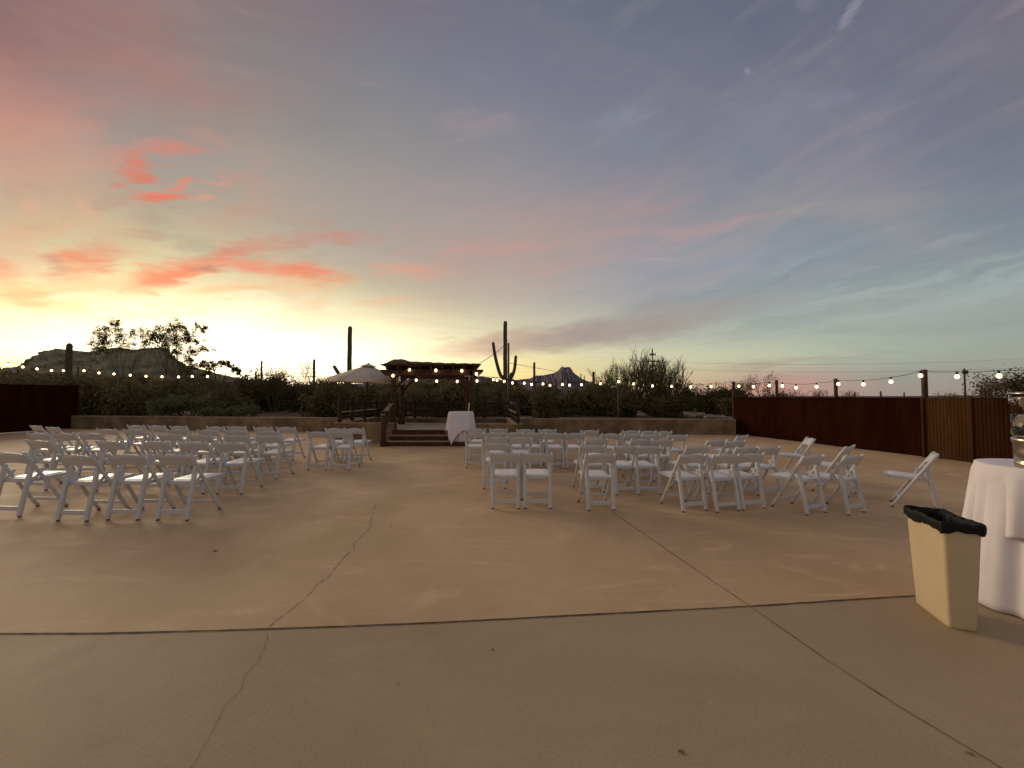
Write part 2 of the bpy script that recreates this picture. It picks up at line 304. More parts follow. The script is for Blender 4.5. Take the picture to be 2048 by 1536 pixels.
# ------------------------------------------------------------------ mesh builder
class MB:
    def __init__(s): s.v = []; s.f = []
    def add(s, vs, fs):
        o = len(s.v); s.v += [tuple(p) for p in vs]; s.f += [tuple(i+o for i in f) for f in fs]; return s
    def box(s, c, d, rot=None, taper=(1, 1)):
        hx, hy, hz = d[0]/2, d[1]/2, d[2]/2; vs = []
        for k in (-1, 1):
            tx, ty = taper if k > 0 else (1, 1)
            for i, j in ((-1,-1),(1,-1),(1,1),(-1,1)):
                p = Vector((i*hx*tx, j*hy*ty, k*hz)); vs.append((rot @ p if rot else p) + Vector(c))
        return s.add(vs, [(3,2,1,0),(4,5,6,7),(0,1,5,4),(1,2,6,5),(2,3,7,6),(3,0,4,7)])
    def bar(s, a, b, w, h, up=(0,0,1), e=.0):         # chamfered bar from a to b: w across, h along up
        a, b = Vector(a), Vector(b); d = (b-a).normalized(); sx = d.cross(Vector(up))
        if sx.length < 1e-4: sx = d.cross(Vector((0,1,0)))
        sx.normalize(); uy = sx.cross(d).normalized(); c = min(w, h)*.22
        prof = [(-w/2+c,-h/2),(w/2-c,-h/2),(w/2,-h/2+c),(w/2,h/2-c),(w/2-c,h/2),(-w/2+c,h/2),(-w/2,h/2-c),(-w/2,-h/2+c)]
        vs = [a+sx*x+uy*y for x, y in prof]+[b+sx*x+uy*y for x, y in prof]
        return s.add(vs, [tuple(range(8))[::-1], tuple(range(8, 16))]+[(i, (i+1)%8, 8+(i+1)%8, 8+i) for i in range(8)])
    def tube(s, pts, rad, n=8, cap=True):
        pts = [Vector(p) for p in pts]; rad = rad if isinstance(rad, (list, tuple)) else [rad]*len(pts)
        vs = []; fs = []; u = None
        for i, p in enumerate(pts):
            d = (pts[min(i+1, len(pts)-1)]-pts[max(i-1, 0)])
            d = d.normalized() if d.length > 1e-9 else Vector((0,0,1))
            if u is None: u = d.orthogonal().normalized()
            u = (u - d*u.dot(d)); u = u.normalized() if u.length > 1e-6 else d.orthogonal().normalized()
            v2 = d.cross(u)
            for k in range(n):
                a = 2*math.pi*k/n; vs.append(p+(u*math.cos(a)+v2*math.sin(a))*rad[i])
        for i in range(len(pts)-1):
            for k in range(n): fs.append((i*n+k, i*n+(k+1)%n, (i+1)*n+(k+1)%n, (i+1)*n+k))
        if cap: fs += [tuple(range(n))[::-1], tuple(range((len(pts)-1)*n, len(pts)*n))]
        return s.add(vs, fs)
    def lathe(s, prof, n=24, c=(0,0,0), fn=None):
        vs = []; fs = []
        for i, (r, z) in enumerate(prof):
            for k in range(n):
                a = 2*math.pi*k/n; rr = r*(fn(a, i) if fn else 1); vs.append((c[0]+rr*math.cos(a), c[1]+rr*math.sin(a), c[2]+z))
        for i in range(len(prof)-1):
            for k in range(n): fs.append((i*n+k, i*n+(k+1)%n, (i+1)*n+(k+1)%n, (i+1)*n+k))
        return s.add(vs, fs)
    def grid(s, P):                                    # P[i][j] points
        n, m2 = len(P), len(P[0]); vs = [p for r in P for p in r]
        return s.add(vs, [(i*m2+j, i*m2+j+1, (i+1)*m2+j+1, (i+1)*m2+j) for i in range(n-1) for j in range(m2-1)])
    def build(s, name, m, parent=None, smooth=False, loc=None):
        me = bpy.data.meshes.new(name); me.from_pydata(s.v, [], s.f); me.update()
        if smooth: me.polygons.foreach_set('use_smooth', [True]*len(me.polygons))
        if m: me.materials.append(m)
        o = bpy.data.objects.new(name, me); col.objects.link(o)
        if parent: o.parent = parent
        if loc: o.location = loc
        return o
def tag(o, label=None, cat=None, group=None, kind=None):
    if label: o['label'] = label
    if cat: o['category'] = cat
    if group: o['group'] = group
    if kind: o['kind'] = kind
    return o
def empty(name, loc, rz=0):
    o = bpy.data.objects.new(name, None); col.objects.link(o); o.location = loc; o.rotation_euler = (0, 0, rz); o.empty_display_size = .2; return o
def copy_tree(o, parent=None):
    c = o.copy(); col.objects.link(c); c.parent = parent
    for ch in list(o.children): copy_tree(ch, c)
    return c
def bevel(o, wd, seg=2):
    b = o.modifiers.new('bevel', 'BEVEL'); b.width = wd; b.segments = seg; b.limit_method = 'ANGLE'; return o

# ------------------------------------------------------------------ ground, patio, joints
DG = .40                                  # desert level beyond the low wall
WALL = [(-22.0,19.0),(-16,18.3),(-9.8,17.4),(-5.95,16.95),(-.1,16.6),(4.5,16.2),(9.25,15.95)]
def wy(x):
    for (x0, y0), (x1, y1) in zip(WALL[:-1], WALL[1:]):
        if x <= x1 or x1 == 9.25: return y0+(y1-y0)*(x-x0)/(x1-x0)
jl = [ground(x, y) for x, y in ((-700,1262),(-300,1268),(0,1268),(200,1267.5),(430,1262),(700,1253),(900,1244.5),(1200,1228.5),(1500,1213),(1700,1200),(1830,1192),(2100,1172),(2500,1145))]
mb = MB(); far = [Vector((-40, jl[0].y, 0))]+jl+[Vector((40, jl[-1].y+3, 0))]
P = [[Vector((p.x, p.y, 0)) for p in far], [Vector((p.x, 30 if abs(p.x) > 22 else 30, 0)) for p in far]]
P[1] = [Vector((p.x*1.2 if abs(p.x) > 30 else p.x*3, 19.3, 0)) for p in far]
mb.grid(P).build('patio', M['patio']); tag(bpy.data.objects['patio'], kind='structure')
mb = MB(); mb.grid([[Vector((p.x, -30, 0)) for p in far], [Vector((p.x, p.y, 0)) for p in far]]).build('patio_apron', M['apron'])
tag(bpy.data.objects['patio_apron'], kind='structure')
M['crack'] = mat('crack_line', (.19,.125,.078), .95, var=.5, scale=6)
def strip(name, pts, wd, z=.004, jit=0, m_='joint'):
    mb = MB(); A = []; B = []
    for i, p in enumerate(pts):
        d = (pts[min(i+1, len(pts)-1)]-pts[max(i-1, 0)]).normalized(); n = Vector((-d.y, d.x, 0))
        w_ = wd*(1+jit*rnd.uniform(-.8, .8)); A.append(p+n*w_/2+Vector((0,0,z))); B.append(p-n*w_/2+Vector((0,0,z)))
    o = mb.grid([A, B]).build(name, M[m_]); tag(o, kind='structure'); return o
def dens(pts, n, j=0):
    o = []
    for a, b in zip(pts[:-1], pts[1:]):
        for k in range(n):
            t_ = k/n; q = a.lerp(b, t_)
            if k: q = q+Vector((rnd.uniform(-j, j), rnd.uniform(-j, j), 0))
            o.append(q)
    return o+[pts[-1]]
strip('expansion_joint', dens(jl, 10, .0015), .013, jit=.35)
strip('control_joint', dens([ground(x, y) for x, y in ((1060,915),(1103,939),(1151,963),(1240,1035),(1370,1125),(1500,1213),(1650,1318),(1800,1415),(1960,1511),(2100,1600))], 8, .0015), .006, jit=.4, m_='crack')
ck = [ground(x, y) for x, y in ((752,1010),(742,1040),(740,1055),(722,1075),(706,1088),(709,1097),(690,1112),(677,1128),(665,1145),(656,1156),(634,1168),(628,1178),(612,1196),(590,1213),(575,1226),(556,1238),(538,1255),(530,1295),(515,1325),(497,1345),(490,1352),(484,1375),(470,1395),(452,1408),(438,1440),(412,1485),(395,1515),(370,1560))]
strip('floor_crack', dens(ck[:17], 6, .006), .0036, jit=.95, m_='crack'); strip('floor_crack', dens(ck[16:], 7, .005), .0019, jit=.97, m_='crack')
# spots of dirt on the slab
for k, (x, y, r) in enumerate(((796,1368,.006),(985,1300,.007),(1362,1505,.010),(782,1052,.014),(1940,1508,.012),(430,1102,.02))):
    p = ground(x, y); o = MB().add([p+Vector((math.cos(a)*r*rnd.uniform(.6,1.8), math.sin(a)*r*rnd.uniform(.5,1), .005)) for a in [i*math.pi/5 for i in range(10)]], [tuple(range(10))]).build('floor_stain', M['crack']); tag(o, kind='structure')
# desert sheet, raised beyond the wall, to the horizon
mb = MB(); xs = [-4000,-900,-300,-120,-60,-30]+[i for i in range(-22, 10, 2)]+[9.25, 12, 15, 30, 60, 120, 300, 900, 4000]
rows = []
for k, dyy in enumerate((0, 4, 10, 20, 40, 90, 250, 800, 5000)):
    r = []
    for x in xs:
        y = wy(max(-22, min(9.25, x)))+dyy+.16
        r.append(Vector((x, y, DG+(0 if k < 1 else rnd.uniform(-.06, .10)*min(3, k)))))
    rows.append(r)
rows.insert(0, [Vector((p.x, p.y-.02, -.03)) for p in rows[0]])
mb.grid(rows)
tag(mb.build('desert_ground', M['desert']), kind='structure')
tag(MB().grid([[Vector((-4000,-60,-.02)), Vector((4000,-60,-.02))], [Vector((-4000,24,-.02)), Vector((4000,24,-.02))]]).build('outer_ground', M['desert']), kind='structure')

# ------------------------------------------------------------------ hills
def hills(name, prof, Y, depth, mt, base=0, rough=1.0, seed=3):
    r_ = np.random.RandomState(seed); P = []; N = 260
    xs_ = np.linspace(prof[0][0], prof[-1][0], N); ys_ = np.interp(xs_, [p[0] for p in prof], [p[1] for p in prof])
    for j in range(15):
        f = j/11.0; row = []
        for i in range(N):
            top = at(xs_[i], ys_[i], Y)
            h = max(top.z, DG+.2)
            prof_h = (max(0, f)**.75) if f <= 1 else max(0, 1-(f-1)*1.3)
            if j < 11 and j > 0:
                gully = math.sin(i*.55+j*.9+math.sin(i*.23)*2)*.5+math.sin(i*1.7+j*.3)*.3+r_.uniform(-.5, .5)*.6
                prof_h += gully*.055*rough*(1-abs(f-.5))
            nz = r_.uniform(-1, 1)*.012*rough*(h-DG) if j == 11 else 0
            yr = Y-depth*(1-f); row.append(Vector((top.x*yr/Y, yr+r_.uniform(-1,1)*depth*.015, base+(h-base)*prof_h*(yr/Y if f < 1 else 1)+nz)))
        P.append(row)
    return tag(MB().grid(P).build(name, mt), kind='structure')
hills('mesa', [(-260,760),(-150,752),(-60,742),(0,738),(40,731),(70,709),(88,702),(110,697),(135,699),(150,701),(180,704),(205,699),(240,694),(252,697),(265,699),(290,697),(320,694.5),(335,697),(345,710),(358,722),(372,730),(400,737),(430,746),(480,757),(560,770),(640,785)], 420, 170, M['mesa'], seed=5, rough=.3)
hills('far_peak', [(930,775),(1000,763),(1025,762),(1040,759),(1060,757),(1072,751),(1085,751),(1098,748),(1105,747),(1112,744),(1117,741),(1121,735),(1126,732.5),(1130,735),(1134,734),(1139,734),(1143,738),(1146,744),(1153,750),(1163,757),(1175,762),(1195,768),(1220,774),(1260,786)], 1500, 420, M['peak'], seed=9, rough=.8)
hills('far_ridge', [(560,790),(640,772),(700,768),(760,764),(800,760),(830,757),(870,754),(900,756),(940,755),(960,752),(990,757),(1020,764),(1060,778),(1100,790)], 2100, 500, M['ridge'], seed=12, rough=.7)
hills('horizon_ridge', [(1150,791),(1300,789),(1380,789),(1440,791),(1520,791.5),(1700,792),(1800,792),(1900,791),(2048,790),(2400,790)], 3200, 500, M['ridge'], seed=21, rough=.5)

# ------------------------------------------------------------------ low stucco wall round the patio
def wallseg(mb, a, b, z0, z1, th):
    a, b = Vector((*a, 0)), Vector((*b, 0)); d = (b-a).normalized(); n = Vector((-d.y, d.x, 0))
    vs = [a, b, b+n*th, a+n*th]; mb.add([Vector((p.x, p.y, z)) for z in (z0, z1) for p in vs], [(3,2,1,0),(4,5,6,7),(0,1,5,4),(1,2,6,5),(2,3,7,6),(3,0,4,7)])
lw = empty('low_wall', (-9.8, 17.4, 0)); tag(lw, 'long low tan stucco wall between the patio and the dark desert scrub', 'wall')
def polywall(name, pts, z0, z1, th, m_, par, off=0):
    mb = MB(); L = []; Rr = []
    for i, p in enumerate(pts):
        p = Vector((*p, 0)); a = Vector((*pts[max(i-1, 0)], 0)); b = Vector((*pts[min(i+1, len(pts)-1)], 0)); d = (b-a).normalized(); n = Vector((-d.y, d.x, 0))
        L.append(p-n*off); Rr.append(p+n*(th+off))
    P = [[Vector((q.x, q.y, z)) for q in S] for S, z in ((L, z0), (L, z1), (Rr, z1), (Rr, z0))]
    mb.grid(P)
    for k in (0, len(pts)-1): mb.add([P[0][k], P[1][k], P[2][k], P[3][k]], [(0,1,2,3)])
    o = mb.build(name, m_, par); 
    if par: o.matrix_parent_inverse = Matrix.Translation(-par.location)
    return o
polywall('wall_body', [(x, y) for x, y in WALL], -.05, .60, .16, M['stucco'], lw)
polywall('wall_cap', [(x, y) for x, y in WALL], .603, .64, .16, M['stuccocap'], lw, off=.012)

# ------------------------------------------------------------------ stage with steps
FL = .45
st = empty('stage', (-3, 14.5, 0)); tag(st, 'raised stucco stage with a concrete floor and three brown steps under the pergola', 'stage')
def sp(o): o.matrix_parent_inverse = Matrix.Translation(-st.location); return o
fl_y = lambda x: 13.2+(x+6.07)*(12.5-13.2)/(6.37)
mb = MB(); ax = [-5.9,-4.0,-1.3,.15]
P = [[Vector((x, (12.97 if -4.1 < x < -1.2 else fl_y(x)+.1), FL)) for x in ax], [Vector((x, wy(x)-.01, FL)) for x in ax]]
mb.add([Vector(v) for v in ((-5.9,fl_y(-5.9)+.1,FL),(-4.0,fl_y(-4.0)+.1,FL),(-4.0,12.97,FL),(-1.3,12.97,FL),(-1.3,fl_y(-1.3)+.1,FL),(.15,fl_y(.15)+.1,FL),(-.2,16.58,FL),(-5.85,16.92,FL))], [tuple(range(8))])
sp(mb.build('stage_floor', M['deck'], st))
for a_, b_ in ((-6.07,-4.02),(-1.28,.3)):
    mb = MB(); wallseg(mb, (a_,fl_y(a_)), (b_,fl_y(b_)), -.02, .65, .17); sp(mb.build('front_wall', M['stucco'], st))
mb = MB(); wallseg(mb, (-5.89,fl_y(-5.9)+.18), (-5.85,16.93), .0, .652, .19); sp(mb.build('side_wall', M['stucco'], st))
mb = MB(); wallseg(mb, (.3,fl_y(.3)+.172), (-.08,16.6), .0, .652, .19); sp(mb.build('side_wall', M['stucco'], st))
for (a, b) in (((-6.09,fl_y(-6.07)-.012), (-4.0,fl_y(-4.02)-.012)), ((-1.3,fl_y(-1.28)-.012), (.32,fl_y(.3)-.012))):
    mb = MB(); wallseg(mb, a, b, .655, .69, .195); sp(mb.build('wall_cap', M['stuccocap'], st))
for (a, b) in (((-5.87,fl_y(-5.9)+.19), (-5.83,16.93)), ((.31,fl_y(.3)+.19), (-.07,16.6))):
    mb = MB(); wallseg(mb, a, b, .658, .688, .21); sp(mb.build('wall_cap', M['stuccocap'], st))
for k in range(3):
    y0 = 12.27+.35*k; z = .15*(k+1)
    mb = MB().box((-2.66, y0+.02, z/2-.012+.075*k*0), (2.70, .04, z-.024)); sp(bevel(mb.build('step_riser', M['wood'], st), .004))
    if k < 2:
        mb = MB().box((-2.66, y0+.19, z-.012), (2.72, .42, .03)); sp(bevel(mb.build('step_tread', M['tread'], st), .008))

# railing
ra = empty('stage_railing', (-3, 16.9, 0)); tag(ra, 'dark timber post and rail fence on three sides of the stage', 'railing')
def rp(o): o.matrix_parent_inverse = Matrix.Translation(-ra.location); return o
def post(x, y, z0, z1, w_=.13):
    mb = MB().bar((x, y, z0), (x, y, z1-.02), w_, w_, (0,1,0)); mb.box((x, y, z1), (w_*1.2, w_*1.2, .04), taper=(.7,.7)); rp(mb.build('post', M['wooddark'], ra))
def rail(a, b, w_=.05, h_=.12, nm='rail', m_=None): rp(MB().bar(a, b, w_, h_).build(nm, m_ or M['wooddark'], ra))
left = [(-5.96,13.34),(-5.96,14.35),(-5.94,15.5),(-5.92,16.85)]; right = [(.2,12.7),(.12,13.7),(.03,14.8),(-.08,16.45)]
back = [(-4.25,16.87),(-2.6,16.8),(-1.2,16.72)]
for x, y in left+right: post(x, y, .685, 1.50)
for x, y in back: post(x, y, .64, 1.46)
for S in (left, right):
    rail((*S[0], 1.32), (*S[-1], 1.32)); 
    rp(MB().bar((*S[0], 1.03), (*S[-1], 1.03), .16, .035).build('rail', M['tread'] if S is right else M['tread'], ra))
    rail((*S[0], .84), (*S[-1], .84), h_=.1)
allb = [left[-1]]+back+[right[-1]]
for z in (1.30, 1.0, .78): rail((allb[0][0], allb[0][1]-.05, z), (allb[-1][0], allb[-1][1]-.05, z), h_=.11)

# stair handrail
hr = empty('stair_handrail', (-4.03, 12.2, 0)); tag(hr, 'sloping dark timber handrail on a thick newel at the left of the stage steps', 'handrail')
L0 = Vector(hr.location)
for (p0, p1, w_) in (((-4.07,12.2,0),(-4.05,12.2,1.08),.15), ((-4.13,13.12,.69),(-4.13,13.12,1.42),.13)):
    o = MB().bar(Vector(p0)-L0, Vector(p1)-L0, w_, w_, (0,1,0)).box(Vector(p1)-L0+Vector((0,0,.02)), (w_*1.15, w_*1.15, .04), taper=(.8,.8)).build('newel', M['wood'], hr)
MB().bar(Vector((-4.05,12.1,1.0))-L0, Vector((-4.12,13.18,1.36))-L0, .14, .04).build('handrail', M['tread'], hr)
MB().bar(Vector((-4.05,12.2,.6))-L0, Vector((-4.12,13.1,.95))-L0, .04, .12).build('lower_rail', M['wooddark'], hr)

# ------------------------------------------------------------------ pergola
pg = empty('pergola', (-2.9, 14.5, FL)); tag(pg, 'stained timber pergola with curved braces and shade cloth heaped on its left roof', 'pergola')
PL = Vector(pg.location)
def pp(mb, n, m_, sm=False):
    mb.v = [tuple(Vector(v)-PL) for v in mb.v]; return mb.build(n, m_, pg, sm)
F1, F2, B1, B2 = (-4.12,13.36), (-1.40,13.26), (-4.50,15.75), (-1.80,15.65)
for (x, y), z0 in ((F1,FL),(F2,FL),(B1,FL),(B2,FL)):
    pp(MB().bar((x, y, z0), (x, y, 2.46), .16, .16, (0,1,0)), 'post', M['wood'])
    pp(MB().box((x, y, z0+.16), (.22, .22, .32), taper=(.86,.86)), 'post_base', M['wood'])
def beamx(x0, x1, y, z, h_, w_, nm):
    # beam along X with ends cut to a point
    pr = [(x0, z+h_*.25), (x0+.16, z-h_/2), (x1-.16, z-h_/2), (x1, z+h_*.25), (x1, z+h_/2), (x0, z+h_/2)]
    vs = [Vector((x, y-w_/2, zz)) for x, zz in pr]+[Vector((x, y+w_/2, zz)) for x, zz in pr]
    pp(MB().add(vs, [(0,1,2,3,4,5), (11,10,9,8,7,6)]+[(i, (i+1)%6, 6+(i+1)%6, 6+i)[::-1] for i in range(6)]), nm, M['wood'])
for yo in (-.105, .105):
    beamx(-4.52, -1.0, 13.31+yo, 2.40, .20, .05, 'beam'); beamx(-4.92, -1.40, 15.70+yo, 2.40, .20, .05, 'beam')
for k in range(9):
    x = -4.32+k*.375
    pp(MB().bar((x+.08, 12.95, 2.565), (x-.35, 16.1, 2.565), .045, .13), 'rafter', M['wood'])
for k in range(11):
    y = 13.0+k*.30; sh = -.15*(y-13)
    beamx(-4.50+sh, -1.03+sh, y, 2.655, .05, .045, 'slat')
def brace(p, q, ctrl):
    pts = [Vector(p)*(1-t)**2+Vector(ctrl)*2*t*(1-t)+Vector(q)*t*t for t in [i/8 for i in range(9)]]
    mb = MB()
    for a, b in zip(pts[:-1], pts[1:]): mb.bar(a, b+(b-a)*.15, .07, .10, (0,1,0))
    pp(mb, 'brace', M['wood'])
brace((F1[0]+.08,F1[1],1.78), (F1[0]+.68,F1[1],2.33), (F1[0]+.22,F1[1],2.15)); brace((F2[0]-.08,F2[1],1.78), (F2[0]-.68,F2[1],2.33), (F2[0]-.22,F2[1],2.15))
brace((B1[0]+.08,B1[1],1.78), (B1[0]+.68,B1[1],2.33), (B1[0]+.22,B1[1],2.15)); brace((B2[0]-.08,B2[1],1.78), (B2[0]-.68,B2[1],2.33), (B2[0]-.22,B2[1],2.15))
# heaped shade cloth
P = []
for j in range(15):
    y = 13.0+j*.14; row = []
    for i in range(41):
        u = i/40; x = -4.36+u*3.2-.13*(y-13)
        h_ = .19*math.exp(-((u-.13)/.13)**2)+.07*math.exp(-((u-.38)/.16)**2)+.03*math.exp(-((u-.6)/.2)**2)
        e_ = math.sin(math.pi*min(1, max(0, j/14)))**.4; ex = min(1, u/.05)*min(1, (1-u)/.04)
        row.append(Vector((x, y, 2.69+(h_*e_+.035*e_+.012*math.sin(i*1.3+j))*max(.0, ex)+rnd.uniform(-.006, .006))))
    P.append(row)
pp(MB().grid(P), 'shade_cloth', M['tarp'], True)
o = pp(MB().box((-1.52,13.14,2.27), (.20,.05,.03)).box((-1.46,13.14,2.19), (.025,.04,.15)), 'bracket', M['pale'])
o = pp(MB().box((-3.86,13.20,2.16), (.10,.06,.10), taper=(.3,.6)).box((-3.86,13.22,2.24), (.05,.05,.06)), 'lamp_housing', M['pale'])
# pale sash hanging from the right front post
P = [[Vector((-1.49+.012*math.sin(j)+i*.045-.0*j, 13.13-.02*(i%2), 1.36-j*.045)) for i in range(2)] for j in range(9)]
tag(MB().grid(P).build('ribbon', M['canvas'], smooth=True), 'narrow pale ribbon hanging beside the right front pergola post', 'ribbon')

# ------------------------------------------------------------------ market umbrella
um = empty('market_umbrella', (-5.62, 14.75, FL)); tag(um, 'open cream canvas patio umbrella standing left of the pergola', 'umbrella')
um.rotation_euler = (R(0), R(2.6), 0)
MB().tube([(0,0,0),(0,0,2.36)], .022, 10).build('pole', M['wooddark'], um)
MB().lathe([(.0,.0),(.26,.0),(.27,.05),(.10,.09),(.05,.22),(.0,.22)], 20).build('base', M['metal'], um, True)
ap, ed, Ru = 2.33, 1.80, 1.34
P = []
for i in range(9):
    f = i/8; row = []
    for k in range(49):
        a = 2*math.pi*k/48+R(22.5); seg = (k % 6)/6; s_ = math.sin(math.pi*seg)
        r_ = Ru*f*(1-.045*s_); z = ap-(ap-ed)*(f**1.12)-.035*s_*f
        row.append((r_*math.cos(a), r_*math.sin(a), z))
    P.append(row)
P.append([(p[0]*1.002, p[1]*1.002, p[2]-.13) for p in P[-1]])
MB().grid(P).build('canopy', M['canvas'], um, True)
P = [[((.34*f)*math.cos(2*math.pi*k/24), (.34*f)*math.sin(2*math.pi*k/24), ap+.075-.13*f) for k in range(25)] for f in (0,.3,.6,1)]
MB().grid(P).build('vent_cap', M['canvas'], um, True)
for k in range(8):
    a = R(45*k+22.5); MB().tube([(0,0,ap-.06),(Ru*.97*math.cos(a), Ru*.97*math.sin(a), ed-.02)], .009, 5).build('rib', M['wooddark'], um)
MB().lathe([(0,.0),(.035,0),(.028,.03),(.0,.045)], 12, (0,0,ap+.06)).build('finial', M['wooddark'], um, True)

# ------------------------------------------------------------------ folding chair
def chair():
    r = empty('folding_chair', (0,0,0)); WX = .205
    def yz(z): return .46*(1-z/.78)
    for s in (-1, 1):
        mb = MB(); pts = []
        n = 12
        vs = []; ring = 10
        for i in range(n+1):
            z = .785*i/n; y = yz(z); wv, dv = .0165, .024
            if i == n: wv, dv = .006, .012
            if i == n-1: z = .772; y = yz(z)
            if i == 0: z = .018; y = yz(0)
            for k in range(ring):
                a = 2*math.pi*k/ring; vs.append((s*WX+wv*math.cos(a)*1.15, y+dv*math.sin(a), z))
        fs = [(i*ring+k, i*ring+(k+1)%ring, (i+1)*ring+(k+1)%ring, (i+1)*ring+k) for i in range(n) for k in range(ring)]+[tuple(range(n*ring, (n+1)*ring)), tuple(range(ring))[::-1]]
        o = mb.add(vs, fs).build('side_post', M['resin'], r, True)
        MB().lathe([(.0,0),(.017,0),(.017,.022),(.0,.022)], 8, (s*WX, .452, 0)).build('rubber_foot', M['foot'], o)
        o = MB().bar((s*.178, .0, .018), (s*.178, .10, .60), .047, .042, (0,1,0)).tube([(s*.165,.098,.597),(s*.205,.098,.597)], .024, 10).build('leg', M['resin'], r)
        MB().lathe([(.0,0),(.018,0),(.018,.022),(.0,.022)], 8, (s*.178, .004, 0)).build('rubber_foot', M['foot'], o)
        MB().bar((s*.18, .085, .40), (s*.19, .20, .53), .012, .03, (0,1,0)).build('hinge_arm', M['resin'], r)
    MB().bar((-.165, .016, .10), (.165, .016, .10), .022, .052).build('crossbar', M['resin'], r)
    MB().bar((-.20, .385, .125), (.20, .385, .125), .022, .035).build('crossbar', M['resin'], r)
    # backrest: bowed board with an arched top
    P = []; n = 14
    prof = [(-.011,0),(-.013,.3),(-.013,.7),(-.009,1),(.009,1),(.012,.7),(.012,.3),(.010,0),(-.011,0)]
    for i in range(n+1):
        u = -1+2*i/n; x = u*.198; top = .742+.038*(1-u*u); bot = .622+.024*(1-u*u)
        row = []
        for d, f in prof:
            z = bot+(top-bot)*f; row.append((x, yz(z)+d-.022*(1-u*u), z))
        P.append(row)
    MB().grid(P).build('backrest', M['resin'], r, True)
    # seat frame and cushion
    mb = MB(); yb, yf = .10, .505
    mb.bar((-.172,yb,.422),(-.172,yf,.438),.026,.042); mb.bar((.172,yb,.422),(.172,yf,.438),.026,.042)
    mb.bar((-.185,yb,.421),(.185,yb,.421),.026,.045); mb.bar((-.19,yf,.437),(.19,yf,.437),.034,.045)
    mb.box((0,(yb+yf)/2,.424),(.32,yf-yb-.03,.012))
    mb.build('seat_frame', M['resin'], r)
    P = []
    for i in range(11):
        u = -1+2*i/10; row = []
        for j in range(11):
            v = -1+2*j/10; e = (1-abs(u)**6)*(1-abs(v)**6); x = .166*u*(1-.02*v*v); y = (yb+yf)/2+.192*v
            row.append((x, y, .437+.016*(y-yb)/.4+.022*e**.5*(1-.25*(1-u*u)*(1-v*v))))
        P.append(row)
    MB().grid(P).build('cushion', M['vinyl'], r, True)
    return r
proto = chair(); first = [True]
def put_chair(cx, yt, head, label, yf=None, group=None, sz=1.0):
    head += rnd.uniform(-2.2, 2.2)
    d = ray(cx, yt); t_ = (.78*sz-CH)/d.z; p = Vector((d.x*t_, d.y*t_, 0))
    if yf:
        g = ground(cx, yf); k = (p.y*.3+g.y*.7)/p.y; p = Vector(((cx-1024)/F*p.y*k, p.y*k, 0))
    o = proto if first[0] else copy_tree(proto); first[0] = False
    o.location = p; o.rotation_euler = (0, 0, R(-head)); o.scale = (sz, sz, sz); tag(o, label, 'chair', group); return o
ORD = ['first','second','third','fourth','fifth','sixth','seventh','eighth','ninth','tenth']
def row(items, side, rowname, sz=1.0):
    # items from the aisle outwards
    for k, it in enumerate(items):
        cx, yt, hd = it[:3]; yf = it[3] if len(it) > 3 else None
        nm = ORD[k]+' from the aisle'
        put_chair(cx, yt, hd, f'white folding chair, {nm}, {side} block, {rowname}', yf, 'white folding chairs on the patio', sz)
N, S2, S3, S4, S5 = 'row nearest the camera', 'second-nearest row', 'middle row', 'row second from the stage', 'row closest to the stage'
row([(352,910,2,1040),(254,908,2,1041),(154,908,3,1044),(22,905,3,1034)], 'left', N, 1.07)
row([(463,886,1,987),(388,885,1,987),(312,882.5,2,984),(221,881.5,2,983),(80,880,4,981)], 'left', S2, 1.07)
row([(536,872.5,2,956),(473,871.5,2,956),(400,870,2,954),(340,868,2,952),(182,866,4,949),(130,866,4,949),(77,866,5,948)], 'left', S3, 1.07)
row([(681,862.7,1),(635,862.7,1),(537,861,1),(470,859.5,1),(414,859,2),(354,858.5,2),(265,858,3),(212,857.5,3)], 'left', S4, 1.06)
row([(708,856,0),(669,856,0),(571,853.7,1),(525,853.7,1),(472,852.6,1),(430,852.6,2),(356,851.5,2),(312,850.5,2),(271,850,2)], 'left', S5, 1.06)
row([(1011,905.5,0,1018),(1075,905,0,1018),(1201,907.5,-3,1021),(1386,910,-12,1021),(1452,911.5,-12,1021),(1503,911,-14,1015),(1626,914,-20,1025),(1706,914,-22,1025)], 'right', N)
row([(989,885.5,0),(1186,889.5,-4),(1254,891.5,-6),(1298,891.5,-7),(1398,891,-12),(1496,893,-15),(1542,893,-17)], 'right', S2)
row([(994,873.5,0),(1041,873.8,0),(1194,876.5,-4),(1285,877.5,-7),(1326,878,-8),(1436,879.5,-12),(1473,880.5,-14)], 'right', S3)
row([(949,864.3,0),(988,864.5,0),(1028,864.5,0),(1066,864.8,0),(1111,865.5,-4),(1151,865.5,-5),(1223,866.5,-6),(1269,867.5,-8),(1303,868.3,-9),(1356,869.5,-10)], 'right', S4)
row([(954,857,0),(997,857,0),(1051,858,-1),(1095,858,-2),(1180,860,-5),(1263,860.5,-8),(1296,861.5,-9),(1327,862,-10)], 'right', S5)
G_ = 'white folding chairs on the patio'
put_chair(1867, 911.5, -46, 'lone white folding chair turned sideways behind the beige trash bin', 1017, G_)
put_chair(1622, 876, -66, 'white folding chair turned side-on, alone in front of the rusty fence', None, G_)
put_chair(1701, 891.5, -34, 'angled white folding chair overlapping the right end of the nearest row', None, G_)
put_chair(1486, 871, -34, 'sideways white folding chair nearest the far end of the rusty right fence', None, G_)
put_chair(70, 851, 14, 'leftmost angled white folding chair in front of the dark left fence', None, G_)
put_chair(104, 854, 14, 'angled white folding chair just right of the leftmost one by the left fence', None, G_)

